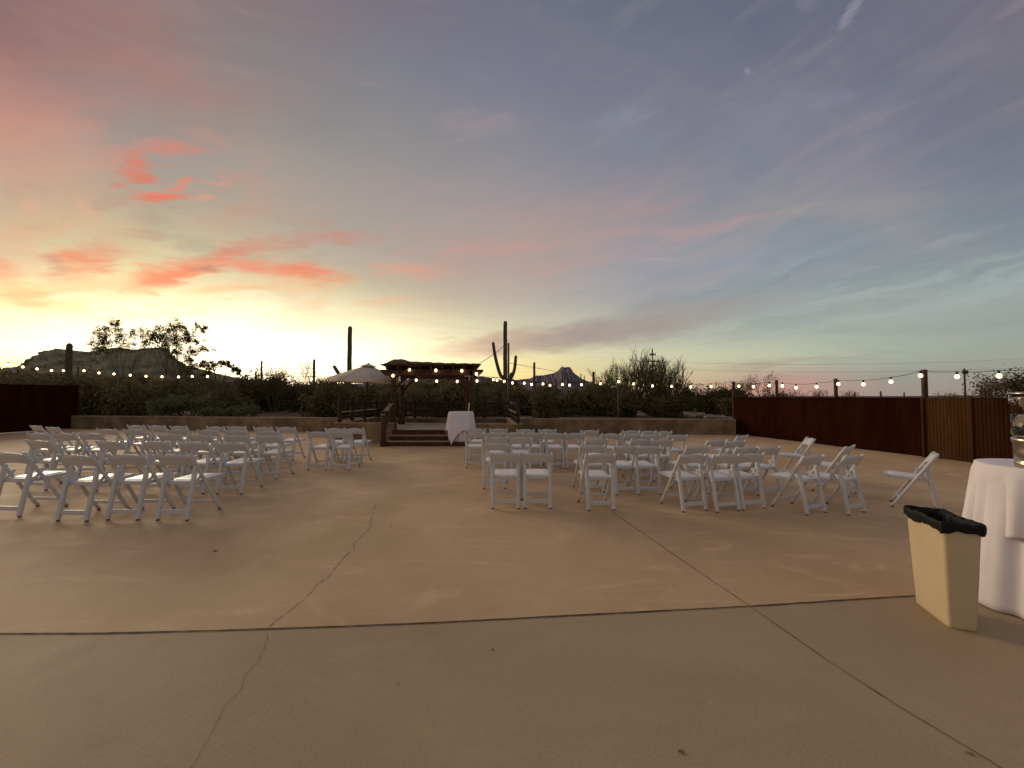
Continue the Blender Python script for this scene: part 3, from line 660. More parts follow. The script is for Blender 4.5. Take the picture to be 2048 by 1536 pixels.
# ------------------------------------------------------------------ cocktail tables and linen
def table(loc, rt, ht, label):
    r = empty('cocktail_table', loc); tag(r, label, 'table')
    MB().lathe([(0,ht-.03),(rt,ht-.03),(rt+.004,ht-.015),(rt,ht-.004),(0,ht-.004)], 40).build('tabletop', M['wood'], r)
    MB().tube([(0,0,.03),(0,0,ht-.03)], .035, 12).build('pedestal', M['metal'], r)
    MB().lathe([(0,0),(.28,0),(.28,.02),(.05,.05),(0,.05)], 24).build('base', M['metal'], r, True); return r
def linen(name, loc, rt, ht, hem, flare, folds, amp, label, seed, n=144, lift=0):
    r_ = random.Random(seed); ph = [r_.uniform(0, 6.28) for _ in range(6)]; P = []
    def fold(a): return (math.sin(folds*a+ph[0]+.9*math.sin(3*a+ph[3]))+.5*math.sin((folds*1.7//1)*a+ph[1])+.35*math.sin(5*a+ph[2]))/1.6
    for f in (0,.4,.8,.96): P.append([(rt*f*math.cos(2*math.pi*k/n), rt*f*math.sin(2*math.pi*k/n), ht+lift) for k in range(n+1)])
    for i in range(0, 23):
        row = []
        for k in range(n+1):
            a = 2*math.pi*(k % n)/n; hm = hem(a); f = i/22; z = ht+lift-(ht+lift-hm)*f
            drop = ht-z; e = min(1, drop/.5)**.8
            r0 = rt+.012*min(1, f*8)+flare(a)*(drop/ht)+amp*fold(a)*e
            if i == 0: r0 = rt+.004; z = ht+lift-.004
            row.append((r0*math.cos(a), r0*math.sin(a), z))
        P.append(row)
    o = MB().grid(P).build(name, M['cloth'], None, True, loc)
    s_ = o.modifiers.new('thickness', 'SOLIDIFY'); s_.thickness = .003; s_.offset = 1
    tag(o, label, 'tablecloth'); return o
t1 = ground(921, 890); t1 = Vector((t1.x, t1.y+.1, 0))
table(t1, .385, 1.07, 'tall round cocktail table hidden under linen beside the stage steps')
linen('tablecloth', t1, .388, 1.074, lambda a: .012, lambda a: -.02, 11, .020, 'full-length inner white cloth on the tall table by the stage steps', 3)
def hem1(a): return .03+.46*abs(math.sin(2*(a-R(245))))**.75
linen('table_overlay', t1, .398, 1.074, hem1, lambda a: .12+.05*abs(math.cos(2*(a-R(245)))), 9, .022, 'square white overlay cloth with pointed corners on the table by the steps', 5, lift=.006)
tb = Vector((4.04, 2.88, 0))
table(tb, .372, 1.035, 'tall round cocktail table hidden under linen at the right edge beside the bin')
linen('tablecloth', tb, .376, 1.039, lambda a: .008, lambda a: .13, 12, .042, 'full-length inner white cloth on the near table beside the bin', 8)
def hem2(a): return .36+.20*abs(math.sin(2*(a-R(245))))**.8
linen('table_overlay', tb, .386, 1.039, hem2, lambda a: .085, 13, .036, 'white overlay cloth under the silver vase on the near right table', 12, lift=.006)
vp = Vector((3.80, 2.80, 1.045))
va = empty('drink_dispenser', vp); tag(va, 'glass drink dispenser with mint on a brushed metal stand on the near table', 'drink dispenser')
MB().lathe([(0,0),(.100,0),(.106,.006),(.106,.045),(.100,.05),(.106,.055),(.108,.12),(.109,.175),(.117,.188),(.119,.205),(.113,.215),(.0,.215)], 48).build('stand', M['steel'], va, True)
MB().lathe([(0,.220),(.098,.220),(.112,.232),(.118,.27),(.120,.50),(.116,.53),(.112,.53),(.116,.50),(.114,.27),(.108,.236),(.095,.226),(0,.226)], 64).build('glass_jar', M['glass'], va, True)
MB().lathe([(0,.228),(.094,.2285),(.1065,.2375),(.1125,.27),(.1135,.385),(.0,.385)], 64).build('water', M['water'], va, True)
MB().lathe([(0,.535),(.123,.535),(.126,.542),(.120,.55),(.03,.556),(.02,.575),(.0,.58)], 48).build('lid', M['steel'], va, True)
def quads(cen, size, asp=1.6, seed=1):
    r_ = np.random.RandomState(seed); n = len(cen); d = r_.normal(size=(n,3)); d /= np.linalg.norm(d, axis=1)[:,None]
    e = np.cross(d, r_.normal(size=(n,3))); e /= np.linalg.norm(e, axis=1)[:,None]+1e-9
    sz = size*r_.uniform(.6, 1.4, n)[:,None]
    V = np.stack([cen-d*sz*asp/2, cen+e*sz/2*.7, cen+d*sz*asp/2, cen-e*sz/2*.7], 1).reshape(-1, 3)
    return V
def qmesh(name, V, m_, parent=None, loc=None):
    n = len(V)//4; me = bpy.data.meshes.new(name); me.vertices.add(len(V)); me.vertices.foreach_set('co', V.astype(np.float32).ravel())
    me.loops.add(n*4); me.loops.foreach_set('vertex_index', np.arange(n*4)); me.polygons.add(n); me.polygons.foreach_set('loop_start', np.arange(n)*4); me.polygons.foreach_set('loop_total', np.full(n, 4))
    me.update(calc_edges=True); me.materials.append(m_); o = bpy.data.objects.new(name, me); col.objects.link(o)
    if parent: o.parent = parent
    if loc: o.location = loc
    return o
cen = nr.uniform(-1,1,size=(500,3)); cen = cen[(cen[:,0]**2+cen[:,1]**2) < 1]*[.092,.092,.020]+[0,0,.268]
qmesh('mint_leaves', quads(cen, .024, seed=2), M['herb'], va)

# ------------------------------------------------------------------ beige bin with black liner
g0 = ground(1898, 1257); g1 = ground(1830, 1205); 
bl = (g1-g0).length; ax_ = (g1-g0).normalized(); bx = Vector((ax_.y, -ax_.x, 0))
bw = .150; cen_b = g0+ax_*bl/2+bx*bw/2
bn = empty('trash_bin', cen_b, math.atan2(ax_.y, ax_.x)); tag(bn, 'tall rectangular beige plastic trash bin with a black liner beside the near table', 'bin')
def rrect(lx, ly, r, n=5):
    o = []
    for cx, cy, a0 in ((lx/2-r,ly/2-r,0),(-lx/2+r,ly/2-r,90),(-lx/2+r,-ly/2+r,180),(lx/2-r,-ly/2+r,270)):
        for i in range(n+1):
            a = R(a0+90*i/n); o.append((cx+r*math.cos(a), cy+r*math.sin(a)))
    return o
P = []
for z, k in ((.0,.0),(.006,.02),(.03,.03),(.35,.55),(.675,1.0),(.69,1.02),(.69,.97),(.45,.6)):
    lx = bl+.055*k; ly = bw+.05*k; 
    if z == 0: lx -= .012; ly -= .012
    P.append([(x, y, z) for x, y in rrect(lx, ly, .022)+[rrect(lx, ly, .022)[0]]])
mb = MB().grid(P); mb.add(P[0][:-1][::-1], [tuple(range(len(P[0])-1))]); mb.build('bin_body', M['bin'], bn, True)
P = []; ring = rrect(1, 1, .03, 6); 
def lr(lx, ly, z, amp, ph, zamp=.0):
    pts = rrect(lx, ly, .03, 6); dn = []
    for i in range(len(pts)):
        a, b = pts[i], pts[(i+1) % len(pts)]
        L_ = math.hypot(b[0]-a[0], b[1]-a[1]); m_ = max(1, int(L_/.018)) if L_ > .05 else 1
        dn += [(a[0]+(b[0]-a[0])*k/m_, a[1]+(b[1]-a[1])*k/m_) for k in range(m_)]
    dn.append(dn[0]); row = []; n = len(dn)-1
    for i, (x, y) in enumerate(dn):
        i = i % n; t_ = 2*math.pi*i/n; w_ = amp*(math.sin(9*t_+ph)+.6*math.sin(23*t_+ph*2)+.4*math.sin(41*t_+ph)); q = math.hypot(x, y)
        row.append((x*(1+w_/q), y*(1+w_/q), z+zamp*(math.sin(5*t_+ph)+.5*math.sin(17*t_+2*ph))))
    return row
mod = [(.03,.60,.55,.004,.3,.006),(.026,.0,.648,.005,.2,.010),(.030,.0,.668,.004,.9,.006),(.034,.0,.695,.0035,1.2,.003),(.030,0,.714,.003,1.4,.006),(.012,0,.718,.003,1.6,.004),(-.014,0,.685,.003,2.0,.003),(-.03,0,.62,.004,2.6,0),(-.05,0,.45,.004,3.1,0),(-.075,0,.22,.004,3.6,0)]
for off, _, z, amp, ph, za in mod[1:]:
    P.append(lr(bl+.055+off, bw+.05+off, z, amp, ph, za))
lx0 = len(P[0]); P = [[r[min(len(r)-1, int(round(k*(len(r)-1)/(lx0-1))))] for k in range(lx0)] for r in P]
mb = MB().grid(P); mb.add(P[-1][:-1], [tuple(range(lx0-1))])
mb.build('bin_liner', M['liner'], bn, True)

# ------------------------------------------------------------------ corrugated metal fences
def corr(mb, a, b, z0, z1, pitch=.068, amp=.0048):
    a, b = Vector((*a, 0)), Vector((*b, 0)); d = b-a; L = d.length; d.normalize(); n = Vector((d.y, -d.x, 0)); N_ = int(L/pitch*6)
    P = [[a+d*(L*i/N_)+n*amp*math.sin(2*math.pi*i/6)+Vector((0,0,z)) for i in range(N_+1)] for z in (z0, z1)]
    mb.grid(P); return mb
def fx(y): return 9.3+(16.2-y)*.218
rf = empty('corrugated_fence', (fx(12),12,0)); tag(rf, 'long dark rusty corrugated metal fence along the right side of the patio', 'fence')
def rfp(o): o.matrix_parent_inverse = Matrix.Translation(-rf.location); return o
rfp(corr(MB(), (fx(16.2),16.2), (fx(10.02),10.02), .02, 1.52).build('metal_sheet', M['rust'], rf))
rfp(corr(MB(), (fx(9.98)+.02,9.98), (fx(9.12),9.12), .02, 1.545).build('metal_sheet', M['rust2'], rf))
rfp(corr(MB(), (fx(9.10),9.10), (fx(7.2),7.2), .02, 1.545).build('metal_sheet', M['rust3'], rf))
rfp(MB().bar((fx(16.2),16.2,1.535),(fx(10.02),10.02,1.535),.05,.03).build('top_rail', M['rust'], rf))
for yy in (10.0, 9.11): rfp(MB().bar((fx(yy)-.01,yy,0),(fx(yy)-.01,yy,1.56),.045,.055,(0,1,0)).build('frame_post', M['rust2'], rf))
lf = empty('corrugated_fence', (-22,18,0)); tag(lf, 'tall dark rusty corrugated metal fence at the left edge of the patio', 'fence')
o = corr(MB(), (-21.65,19.15), (-22.3,12.0), .02, 2.12).build('metal_sheet', M['rust'], lf); o.matrix_parent_inverse = Matrix.Translation(-lf.location)
o = MB().bar((-21.62,19.15,0),(-21.62,19.15,2.16),.08,.08,(0,1,0)).build('end_post', M['rust'], lf); o.matrix_parent_inverse = Matrix.Translation(-lf.location)

# ------------------------------------------------------------------ poles and string lights
def pole(x, y, z0, z1, r_, label, m_='wooddark', sq=False):
    o = empty('light_pole', (x, y, z0))
    (MB().bar((0,0,0),(0,0,z1-z0), r_*2, r_*2, (0,1,0)) if sq else MB().tube([(0,0,0),(0,0,z1-z0)], [r_*1.05, r_], 10)).build('pole_shaft', M[m_], o)
    MB().tube([(0,0,z1-z0-.06),(-.05,-.03,z1-z0-.04),(-.07,-.04,z1-z0-.09)], .006, 5).build('hook', M['metal'], o)
    tag(o, label, 'pole', 'poles carrying the string lights'); return o
def fence_at(x):                       # distance along the right fence line for a photo column
    k = (x-1024)/F; return (9.3+16.2*.218)/(k+.218)
for x, y, w_, lb in ((1467,763,.05,'wooden light pole at the far end of the rusty right fence'),(1553,760,.042,'second light pole from the far end behind the rusty right fence'),(1671,757,.045,'light pole rising behind the middle of the rusty right fence'),(1848,739.5,.055,'tallest nearest light pole behind the rusty right fence')):
    Y = fence_at(x)+.12; p = at(x, y, Y); pole(p.x, Y, 0, p.z, w_, lb, sq=True)
p = at(1236, 761, 16.6); pole(p.x, 16.6, .3, p.z, .03, 'slim light pole beyond the low wall left of the bare palo verde', 'metal')
p = at(156, 734, 19.3); pole(p.x, 19.3, .3, p.z, .035, 'slim light pole where the left fence meets the low wall', 'metal')
p = at(1017, 686, 17.4); pole(p.x, 17.4, .3, p.z, .045, 'tall thin pole beside the big branching saguaro', 'metal')
def strand(name_label, pts, ends=()):
    # pts: (px, py, Y) bulb centres
    P3 = [at(x, y, Y) for x, y, Y in pts]
    r = empty('string_light', P3[0]); tag(r, name_label, 'string lights', 'strings of warm bulbs round the patio')
    O = P3[0]; top = [p+Vector((0,0,.125)) for p in P3]
    line = [Vector(e) for e in ends[:1]] if ends else []
    line += top
    if len(ends) > 1: line.append(Vector(ends[1]))
    dense = []
    for a, b in zip(line[:-1], line[1:]):
        for k in range(4): q = a.lerp(b, k/4); q.z -= .03*math.sin(math.pi*k/4)*min(1, (b-a).length); dense.append(q-O)
    dense.append(line[-1]-O)
    MB().tube(dense, .007, 5).build('cord', M['cord'], r)
    for p in P3:
        b = MB().lathe([(.001,-.051),(.025,-.046),(.043,-.027),(.049,0),(.043,.026),(.029,.045),(.020,.056)], 14).build('bulb', M['bulb'], r, True, p-O)
        MB().lathe([(.021,.05),(.024,.055),(.024,.115),(.008,.125)], 10).build('socket', M['cord'], b)
    return r
strand('string of warm bulbs above the dark left fence',
  [(16,729,16.8),(45.5,734,17.4),(74,738,18),(103,741,18.6),(127,741.5,19)], ((-21.9,15.6,2.9), at(156,735,19.25)))
strand('long string of warm bulbs in front of the mesa and left scrub',
  [(168,741.5,19.1),(198,746,18.9),(228,748,18.7),(260.5,750.5,18.5),(292,752.5,18.3),(324,753.5,18.2),(357,754,18.0),(384.5,753,17.9),(415,753,17.8),(530,754,17.5),(578,757,17.4),(623,758,17.3),(666,758.5,17.2)], (at(156,735,19.25), at(683,757,17.1)))
strand('short cluster of bulbs glowing just under the cream umbrella',
  [(683.5,752.5,16.4),(692,755.5,16.2),(711.5,757.5,16.0),(717.5,755.5,15.9),(723.5,754.5,15.8)], (at(668,757,17.1), at(770,748,15.6)))
strand('string of four bulbs along the front beam of the pergola',
  [(786,751.5,13.1),(818.8,739.5,13.1),(871.7,741,13.1),(923.6,741.6,13.1),(952.8,748,13.1)], (at(775,742,13.2), at(958,740,13.2)))
strand('string of bulbs hanging low inside the rear of the pergola',
  [(832.4,760.5,15.3),(873.5,762.5,15.3),(914.4,763,15.3),(954,762,15.4),(994,760.5,15.6),(1025,766,15.9),(1063,769,16.1),(1100,771,16.3),(1139,770.5,16.5)], (at(806,750,15.3), at(1236,762,16.6)))
strand('string of bulbs crossing below the big saguaro towards the slim pole',
  [(986.6,759.5,16.4),(1008.5,763,16.4),(1048.5,766.5,16.5),(1086,768,16.5),(1125,769,16.5),(1163,769.5,16.5),(1201,767.5,16.5),(1237,763.5,16.5)], (at(966,752,16.3), at(1240,760,16.6)))
strand('sparse string of bulbs in front of the bare palo verde',
  [(1267.5,768,16.5),(1305,772,16.4),(1343.5,773,16.4),(1381.5,774,16.3),(1422,773,16.3)], (at(1238,760,16.6), at(1467,764,16.2)))
strand('string of bulbs running along the top of the rusty right fence',
  [(x, y, fence_at(x)) for x, y in ((1477.7,772.5),(1506.8,773.5),(1538.6,771.2),(1564.7,772),(1592,775.5),(1633,773.5),(1676.6,768),(1726.8,768.8),(1782,763.5),(1841,751.5),(1914,753.5),(1998,752))], (at(1467,764,16.3), at(2110,735,8.0)))

# ------------------------------------------------------------------ desert plants
def sag_col(mb, pts, rad, ribs=12):
    pts = [Vector(p) for p in pts]; n = ribs*2
    rs = [rad*(1.08-.22*i/(len(pts)-1)) for i in range(len(pts))]
    d = (pts[-1]-pts[-2]).normalized(); L = rad
    pts2 = pts+[pts[-1]+d*L*.5, pts[-1]+d*L*.85, pts[-1]+d*L]; rs += [rad*.72, rad*.42, rad*.08]
    vs = []; fs = []; u = None
    for i, p in enumerate(pts2):
        dd = (pts2[min(i+1, len(pts2)-1)]-pts2[max(i-1, 0)]).normalized()
        if u is None: u = dd.orthogonal().normalized()
        u = (u-dd*u.dot(dd)).normalized(); v = dd.cross(u)
        for k in range(n):
            a = 2*math.pi*k/n; rr = rs[i]*(1.0 if k % 2 == 0 else .84); vs.append(p+(u*math.cos(a)+v*math.sin(a))*rr)
    for i in range(len(pts2)-1):
        for k in range(n): fs.append((i*n+k, i*n+(k+1) % n, (i+1)*n+(k+1) % n, (i+1)*n+k))
    fs.append(tuple(range((len(pts2)-1)*n, len(pts2)*n))); mb.add(vs, fs)
def saguaro(x, ytop, wpx, Y, label, arms=(), lean=0):
    top = at(x, ytop, Y); base = Vector((top.x-lean, Y, DG-.1)); r = empty('saguaro_cactus', base); tag(r, label, 'cactus', 'saguaro cacti beyond the wall')
    rad = wpx/2*Y/F; H = top.z-base.z-rad; N_ = 14
    mb = MB(); sag_col(mb, [Vector((lean*i/N_+.05*rad*math.sin(i*1.9), 0, H*i/N_)) for i in range(N_+1)], rad); mb.build('trunk', M['saguaro'], r)
    for pts, wp in arms:
        mb = MB(); q = [at(px, py, Y-.0)-base for px, py in pts]
        sm = []
        for i in range(len(q)-1):
            for k in range(4):
                t_ = k/4; a0 = q[max(i-1,0)]; a1 = q[i]; a2 = q[i+1]; a3 = q[min(i+2,len(q)-1)]
                sm.append(.5*((2*a1)+(a2-a0)*t_+(2*a0-5*a1+4*a2-a3)*t_*t_+(3*a1-a0-3*a2+a3)*t_**3))
        sm.append(q[-1]); sag_col(mb, sm, wp/2*Y/F, 10); mb.build('arm', M['saguaro'], r)
    return r
saguaro(139, 686, 11, 26, 'thick single saguaro in front of the mesa at far left')
saguaro(700, 652, 9.5, 24, 'tall saguaro behind the cream umbrella with one arm curving left', [([(700,768),(690,762),(678,748),(669,734)], 8)])
saguaro(1010.5, 641.5, 9.0, 21, 'tallest saguaro with three raised arms right of the pergola', [([(1009,758),(1001,750),(994,728),(989,705),(986.5,687)], 6.8),([(1011,762),(1022,756),(1029,738),(1031.5,714)], 6.8),([(1012,765),(1019,758),(1022,747)], 5)])
saguaro(628.5, 718, 5.5, 38, 'slim single saguaro left of the cream umbrella')
saguaro(523.5, 721, 4, 42, 'thin tall saguaro over the left scrub')
saguaro(511.5, 742, 3.5, 42, 'short thin saguaro beside the thin tall one')
saguaro(1068.5, 724, 5.2, 36, 'single saguaro standing in front of the far jagged peak', [([(1069,768),(1076,762),(1081,752)], 3)])
saguaro(1187, 743, 5.5, 34, 'stubby saguaro at the left foot of the bare palo verde')
saguaro(1162, 747, 2.4, 60, 'thin distant saguaro on the right slope of the peak')
saguaro(1168.5, 751, 2.0, 60, 'smallest distant saguaro just right of a thin one on the peak slope')
saguaro(1125, 744, 2.4, 60, 'thin distant saguaro before the summit of the peak')
saguaro(1134, 744, 2.4, 60, 'right one of two thin distant saguaros before the peak summit')
saguaro(1761, 782, 3.4, 40, 'short saguaro showing over the rusty fence left of the tall light pole', lean=-.15)
saguaro(1710, 783, 2.4, 45, 'small saguaro tip over the middle of the rusty fence')
saguaro(1808, 784, 2.6, 45, 'small saguaro tip between the two nearest fence light poles')
saguaro(1678, 791, 2.4, 48, 'tiniest saguaro tip peeking over the fence right of the middle pole')
saguaro(1962, 780, 4.5, 22, 'leftmost leaning column of three cactus stubs at far right', lean=-.2)
saguaro(1970, 778, 5.5, 22, 'middle column of three cactus stubs at far right')
saguaro(1980, 776.5, 7, 22, 'thickest right column of three cactus stubs at far right')
saguaro(36, 738, 4, 60, 'small distant saguaro left of the mesa foot')

def branches(mb, base, H, spread, depth, r0, seed, up=.6, n0=3, droop=0, twig=1.0):
    r_ = random.Random(seed); tips = []
    def go(p, d, L, r, lv):
        pts = [p]; q = p.copy(); dd = d.copy(); n = 3
        for i in range(n):
            dd = (dd+Vector((r_.uniform(-.22,.22), r_.uniform(-.22,.22), r_.uniform(-.12,.20)-droop*lv*.1))).normalized()
            q = q+dd*L/n; pts.append(q.copy())
        mb.tube(pts, [r*(1-.35*i/n) for i in range(n+1)], 5 if lv < 2 else 3, False)
        if lv >= depth: tips.extend(pts[1:]); return
        for k in range(r_.choice((2,3,3)) if lv else r_.choice((3,4))):
            a = r_.uniform(0, 6.28); s = r_.uniform(.35, .85)*spread
            nd = (dd+Vector((math.cos(a)*s, math.sin(a)*s, up*r_.uniform(.0,.7)))).normalized()
            go(q if r_.random() < .6 else pts[-2], nd, L*r_.uniform(.62,.88), r*.58*twig, lv+1)
    for k in range(n0):
        a = 6.28*k/n0+r_.uniform(-.4,.4); go(base+Vector((math.cos(a)*.1, math.sin(a)*.1, 0)), Vector((math.cos(a)*spread, math.sin(a)*spread, 1)).normalized(), H*.33, r0, 0)
    return tips
def tree(name, x, ytop, Y, wpx, label, cat='tree', seed=1, depth=4, leaves=0, lsize=.05, bm='bark', lm='leaf', spread=.6, n0=3, up=.6, r0=.1, zb=None, tuft=.12, twig=1.0, clumps=0):
    top = at(x, ytop, Y); zb = DG-.05 if zb is None else zb; base = Vector((top.x, Y, zb)); H = top.z-zb
    r = empty(name, base); tag(r, label, cat)
    mb = MB(); tips = branches(mb, Vector((0,0,0)), H, spread, depth, r0, seed, up, n0, twig=twig)
    V = np.array(mb.v); ox = (np.percentile(V[:,0],98)+np.percentile(V[:,0],2))/2; ext = max(np.percentile(V[:,2], 99.7), .1); wid = (np.percentile(V[:,0], 99)-np.percentile(V[:,0], 1)); sx = (wpx*Y/F)/wid; sz = H/ext
    S = np.array([sx, sx, sz]); V2 = (V-np.array([ox,0,0])*np.clip(V[:,2:3]/ext*1.6,0,1))*S; mb.v = [tuple(v) for v in V2]; mb.build('branches', M[bm], r)
    if leaves:
        tp = np.array([tuple(t_) for t_ in tips]); tp = (tp-np.array([ox,0,0])*np.clip(tp[:,2:3]/ext*1.6,0,1))*S; rs = np.random.RandomState(seed)
        if clumps: tp = tp[rs.choice(len(tp), min(clumps, len(tp)), False)]
        idx = rs.randint(0, len(tp), leaves); cen = tp[idx]+rs.normal(size=(leaves,3))*tuft
        qmesh('crown', quads(cen, lsize, seed=seed), M[lm], r)
    return r
def clump_tree(name, x, Y, clumps, label, cat, seed, n, lsize, r0, arch=0.0, tip=.25, zb=None):
    zb = DG-.05 if zb is None else zb; b0 = at(x, 760, Y); base = Vector((b0.x, Y, zb)); r = empty(name, base); tag(r, label, cat)
    r_ = random.Random(seed); rs = np.random.RandomState(seed); mb = MB(); cs = []
    forks = []
    for k in range(4):
        a = r_.uniform(-.5, .5); forks.append(Vector((a*1.1, r_.uniform(-.6,.6), .35*(at(clumps[0][0], clumps[0][1], Y).z-zb)+r_.uniform(0,.8))))
        mb.tube([Vector((a*.1,0,0)), forks[-1]*.5+Vector((.1*a,.05,0)), forks[-1]], [r0, r0*.8, r0*.6], 6, False)
    for px, py, pr in clumps:
        p = at(px, py, Y)-base; p.y += r_.uniform(-1.0, 1.0)*(1 if not arch else .4); rad = pr*Y/F
        f = min(forks, key=lambda q: abs(q.x-p.x)); m_ = f.lerp(p, .55)+Vector((r_.uniform(-.3,.3), 0, arch*(p-f).length+r_.uniform(-.2,.3)*(0 if arch else 1)))
        pts = [f*(1-t)**2+m_*2*t*(1-t)+p*t*t for t in [i/7 for i in range(8)]]
        mb.tube(pts, [r0*(.55-.4*i/7) for i in range(8)], 5, False)
        for k in range(9):
            q = p+Vector((r_.gauss(0,1), r_.gauss(0,1), r_.gauss(0,.9)))*rad*.75; mb.tube([pts[5].lerp(p, r_.random()), (p+q)/2+Vector((0,0,.05)), q], [r0*.16, r0*.11, r0*.07], 3, False)
            cs.append((q, rad*.42))
    mb.build('branches', M['bark'], r)
    C_ = np.array([tuple(q) for q, _ in cs]); Rr = np.array([w_ for _, w_ in cs]); idx = rs.randint(0, len(cs), n)
    cen = C_[idx]+rs.normal(size=(n,3))*Rr[idx][:,None]*.62
    qmesh('crown', quads(cen, lsize, seed=seed), M['leaf'], r); return r
z8 = lambda L: [(a/4.6545, 620+b/4.6545, c/4.6545) for a, b, c in L]
clump_tree('mesquite_tree', 245, 34, z8([(825,345,40),(885,300,48),(960,235,48),(1000,300,50),(1075,180,45),(1130,205,55),(1190,235,55),(1230,305,50),(1290,200,48),(1180,320,50),(1300,290,40),(985,350,40),(1110,150,30)]), 'left of two leafy trees rising above the mesa outline', 'tree', 3, 4400, .09, .045)
clump_tree('mesquite_tree', 345, 34, z8([(1450,240,50),(1480,310,50),(1570,180,55),(1640,150,55),(1670,230,60),(1600,280,60),(1700,330,60),(1750,260,50),(1850,170,30),(1840,235,40),(1820,330,45),(1740,385,40),(1550,340,60),(1690,400,40),(1720,470,40),(1515,260,45)]), 'fuller right tree of two rising above the mesa outline', 'tree', 5, 7000, .09, .045)
z6 = lambda L: [(400+a/6.827, 640+b/6.827, c/6.827) for a, b, c in L]
clump_tree('cholla_cactus', 448, 23, z6([(20,610,45),(80,590,45),(150,620,45),(190,680,35),(260,600,45),(320,585,40),(390,600,35),(410,660,40),(450,690,28),(130,740,35),(-60,640,50),(-130,700,50)]), 'branching cholla with drooping arms silhouetted against the bright sunset', 'cactus', 7, 3400, .06, .06, arch=.28)
clump_tree('cholla_cactus', 470, 22.6, z6([(500,690,32),(520,665,16),(485,720,22)]), 'small cholla right of the larger branching cholla', 'cactus', 9, 700, .05, .04, arch=.2)
tree('ocotillo_bush', 588, 715, 27, 78, 'spiky upright bush lit gold by the sunset left of the umbrella', 'bush', seed=41, depth=4, leaves=900, lsize=.05, spread=.40, up=1.0, n0=7, tuft=.05, r0=.03)
tree('ocotillo_bush', 548, 738, 26, 46, 'dark rounded bush beside the gold spiky bush', 'bush', seed=43, depth=3, leaves=2600, lsize=.07, spread=.7, n0=6, tuft=.22, r0=.04, lm='scrub')
tree('ocotillo_bush', 505, 752, 27, 40, 'low twiggy bush under the two thin saguaros', 'bush', seed=45, depth=3, leaves=700, lsize=.06, spread=.6, n0=6, tuft=.15, r0=.03, lm='scrub')
tree('ocotillo_bush', 650, 748, 27, 60, 'low gold-lit twiggy bush just left of the umbrella', 'bush', seed=47, depth=4, leaves=500, lsize=.05, spread=.5, up=.9, n0=6, tuft=.06, r0=.03)
tree('palo_verde_tree', 1248, 706, 24, 128, 'left half of the big bare palo verde with upswept twigs', seed=51, depth=5, leaves=500, lsize=.04, bm='pvbark', spread=.78, up=.6, n0=9, tuft=.05, r0=.075, twig=1.1)
tree('palo_verde_tree', 1306, 712, 23.5, 120, 'middle bare palo verde around the utility pole', seed=57, depth=5, leaves=500, lsize=.04, bm='pvbark', spread=.75, up=.6, n0=9, tuft=.05, r0=.075, twig=1.1)
tree('palo_verde_tree', 1346, 735, 23, 80, 'lowest right palo verde of the bare cluster', seed=59, depth=5, leaves=400, lsize=.04, bm='pvbark', spread=.8, up=.5, n0=8, tuft=.06, r0=.06, twig=1.1)
tree('desert_tree', 1514, 745, 30, 78, 'airy bare tree behind the far end of the rusty fence', seed=63, depth=5, leaves=1500, lsize=.06, spread=.75, up=.35, n0=2, tuft=.14, r0=.08, zb=0)
tree('desert_bush', 1550, 786, 24, 38, 'dark round bush behind the second fence light pole', 'bush', seed=65, depth=3, leaves=3200, lsize=.07, spread=.8, n0=6, tuft=.2, r0=.03, lm='scrub', zb=0)
tree('desert_bush', 1588, 777, 34, 42, 'pale twiggy bush behind the fence near the third bulb', 'bush', seed=67, depth=4, leaves=300, lsize=.05, spread=.4, up=.9, n0=6, tuft=.08, r0=.03, zb=0)
tree('desert_bush', 1637, 777, 34, 44, 'faint twiggy bush behind the fence left of the middle pole', 'bush', seed=68, depth=4, leaves=300, lsize=.05, spread=.4, up=.9, n0=6, tuft=.08, r0=.03, zb=0)
tree('desert_bush', 1698, 780, 34, 36, 'twiggy bush behind the fence right of the middle pole', 'bush', seed=69, depth=4, leaves=500, lsize=.05, spread=.5, up=.8, n0=6, tuft=.08, r0=.03, zb=0)
tree('desert_bush', 1915, 784, 26, 60, 'low bush over the fence before the utility pole at right', 'bush', seed=71, depth=4, leaves=900, lsize=.05, spread=.6, n0=6, tuft=.12, r0=.03, zb=0)
tree('desert_tree', 2032, 742, 19, 110, 'hazy spreading tree cut by the right edge beyond the chain link', seed=73, depth=5, leaves=5200, lsize=.07, spread=.8, up=.35, n0=4, tuft=.2, r0=.07, zb=0, lm='scrub')
tree('desert_bush', 1425, 780, 21, 86, 'rounded green creosote bush left of the rusty fence end', 'bush', seed=75, depth=4, leaves=7000, lsize=.06, spread=.7, n0=7, tuft=.22, r0=.03, lm='leaf')
tree('desert_bush', 380, 796, 19.6, 92, 'grey-green leafy bush against the low wall at left', 'bush', seed=81, depth=3, leaves=3800, lsize=.08, spread=.8, n0=8, tuft=.12, r0=.02, lm='scrubgreen')
tree('desert_bush', 440, 815, 18.9, 60, 'small grey-green bush right of the larger one at the wall', 'bush', seed=82, depth=3, leaves=1500, lsize=.06, spread=.8, n0=8, tuft=.09, r0=.02, lm='scrubgreen')
tree('desert_bush', 490, 812, 18.7, 46, 'pale small bush at the wall midway to the stage', 'bush', seed=84, depth=3, leaves=1100, lsize=.06, spread=.8, n0=8, tuft=.09, r0=.02, lm='scrubgreen')
tree('desert_bush', 875, 797, 22, 70, 'pale twiggy bush seen through the pergola', 'bush', seed=85, depth=4, leaves=900, lsize=.06, spread=.8, n0=7, tuft=.1, r0=.025, lm='scrubgreen')

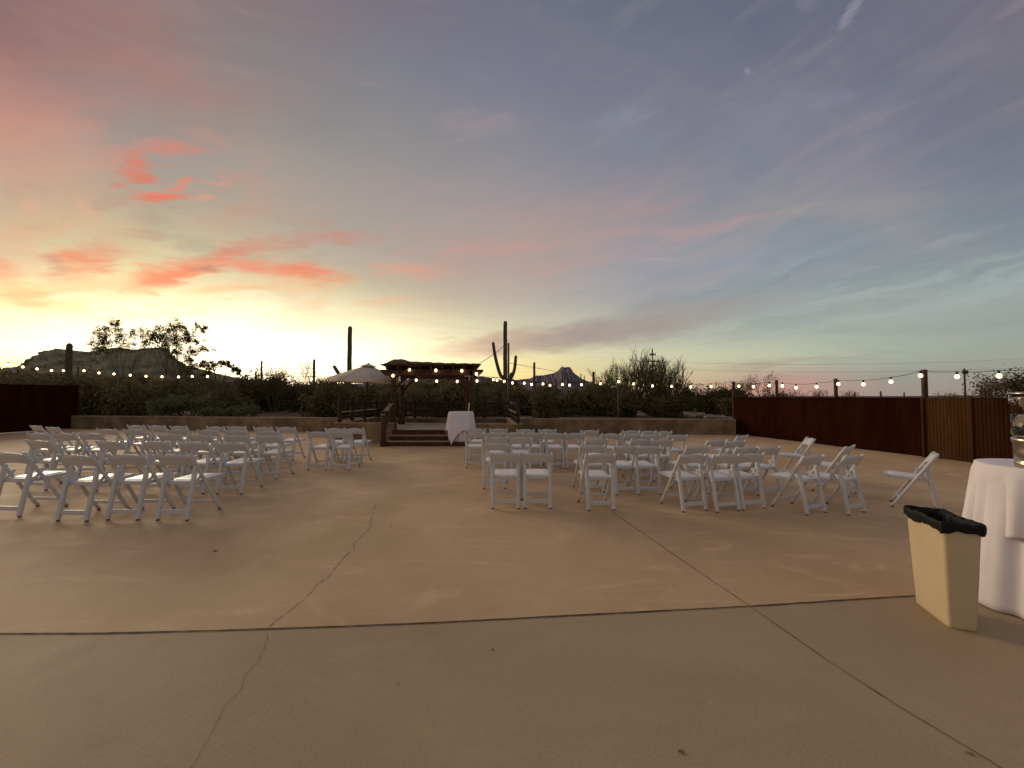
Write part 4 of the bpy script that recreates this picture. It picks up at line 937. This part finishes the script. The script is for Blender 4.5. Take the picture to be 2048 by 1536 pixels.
# dense scrub belt
SIL = [(-300,752),(0,748),(150,757),(300,760),(400,756),(460,762),(520,756),(560,764),(620,768),(680,772),(760,770),(820,765),(900,768),(960,766),(1000,768),(1050,774),(1100,778),(1200,774),(1300,776),(1380,786),(1460,786)]
def belt(name, n, ylo, yhi, seed, sil, m_, leaves, size):
    rs = np.random.RandomState(seed); VV = []
    for i in range(n):
        x = rs.uniform(sil[0][0], sil[-1][0]); Y = rs.uniform(ylo, yhi); yt = np.interp(x, [s[0] for s in sil], [s[1] for s in sil])+rs.uniform(-5, 20)
        p = at(x, yt, Y+1.0); gy = wy(max(-22, min(9.25, p.x)))+1.5
        if Y < gy: Y = gy+rs.uniform(0, 6); p = at(x, yt, Y)
        H = p.z-DG; 
        if H < .5: continue
        wd = H*rs.uniform(.45,.8); k = leaves
        d = rs.normal(size=(k,3)); d /= np.linalg.norm(d, axis=1)[:,None]; rad = rs.uniform(.35,1,k)**.5
        c = d*rad[:,None]*[wd, wd, H*.52]; lob = 1+.22*np.sin(d[:,0]*5+i)+.18*np.sin(d[:,2]*6+i*2)+.15*np.sin(d[:,1]*7+i*3)
        c *= lob[:,None]; c[:,2] = np.maximum(c[:,2]+H*.50, .02); c += [p.x, Y, DG]
        VV.append(quads(c, size*(Y/24), asp=3.2, seed=seed+i))
    V = np.concatenate(VV); return tag(qmesh(name, V, m_), 'dark tangled desert scrub filling the ground beyond the low wall', 'scrub', None, 'stuff')
belt('desert_scrub', 210, 19.5, 46, 5, SIL, M['scrub'], 1300, .11)
# boulders by the wall
for k, (x, y, s_) in enumerate(((1402,829,.16),(1420,834,.20),(1440,836,.22),(1384,832,.12),(1456,838,.18),(872,803,.22),(856,806,.18))):
    Yk = (17.5 if k < 5 else 20.5)+.3*k*(k < 5); p = at(x, y, Yk); mb = MB(); P = []
    for i in range(9):
        ph = math.pi*i/8; P.append([Vector((s_*1.4*math.sin(ph)*math.cos(a)*(1+.15*math.sin(3*a+k)), s_*math.sin(ph)*math.sin(a), s_*.6*math.cos(ph)*(1+.2*math.sin(2*a+k)))) for a in [2*math.pi*j/14 for j in range(15)]])
    o = mb.grid(P).build('boulder', M['rock'], None, False, (p.x, p.y, max(p.z, DG+.1)))
    tag(o, ['pale boulder at the left of the rock heap by the fence','pale boulder on top of the rock heap by the fence','broad pale boulder right of the heap top','small pale boulder apart from the heap','pale boulder touching the rusty fence end','pale stone right one seen through the pergola','pale stone left one seen through the pergola'][k], 'boulder')

# ------------------------------------------------------------------ utility poles and wires
def upole(x, ytop, Y, wpx, label, arms):
    top = at(x, ytop, Y); r = empty('utility_pole', (top.x, Y, 0)); tag(r, label, 'utility pole')
    rad = wpx/2*Y/F; MB().tube([(0,0,0),(0,0,top.z)], [rad*1.15, rad*.85], 8).build('pole_shaft', M['wooddark'], r)
    for ya, hw in arms:
        z = at(x, ya, Y).z; h_ = hw*Y/F; MB().bar((-h_,-rad,z),(h_,-rad,z), .12*Y/50, .14*Y/50).build('crossarm', M['wooddark'], r)
        mb = MB()
        for s in (-.9,-.3,.3,.9): mb.lathe([(.05,0),(.09,.1),(.03,.28)], 6, (h_*s,-rad,z+.05))
        mb.build('insulators', M['metal'], r)
    return top
a1 = upole(1304.5, 697, 60, 2.6, 'utility pole with crossarms rising from the bare palo verde', ((723,12),(710,6)))
a2 = upole(1928.5, 737, 38, 3.0, 'utility pole over the right end of the rusty fence', ((747,5),))
a3 = upole(1416, 769, 120, 1.6, 'tiny distant utility pole left of the rusty fence', ((773,4),))
a4 = upole(1441, 777, 140, 1.4, 'farthest tiny utility pole beside the rusty fence end', ((780,3),))
def wire(p, q, sag, label, r_=.012):
    pts = [Vector(p).lerp(Vector(q), i/16)-Vector((0,0,sag*4*(i/16)*(1-i/16))) for i in range(17)]
    O = pts[0].copy(); o = MB().tube([x-O for x in pts], r_, 4).build('overhead_wire', M['cord'], None, False, O); tag(o, label, 'wire')
tp = at(1017, 687, 17.4)
wire(at(935, 737, 15.4), at(1008, 692, 17.4), .1, 'thin wire rising from the pergola roof to the pole at the saguaro')
wire(at(1018, 726, 17.4), at(1140, 748, 26), .0, 'thin wire falling from the saguaro pole towards the far peak')
wire(at(1304, 723, 60), at(2300, 700, 60), 1.2, 'faint power line leading right from the crossarm pole', .014)
wire(at(1304, 738, 60), at(2300, 722, 60), 1.0, 'faint lower power line leading right from the crossarm pole', .014)
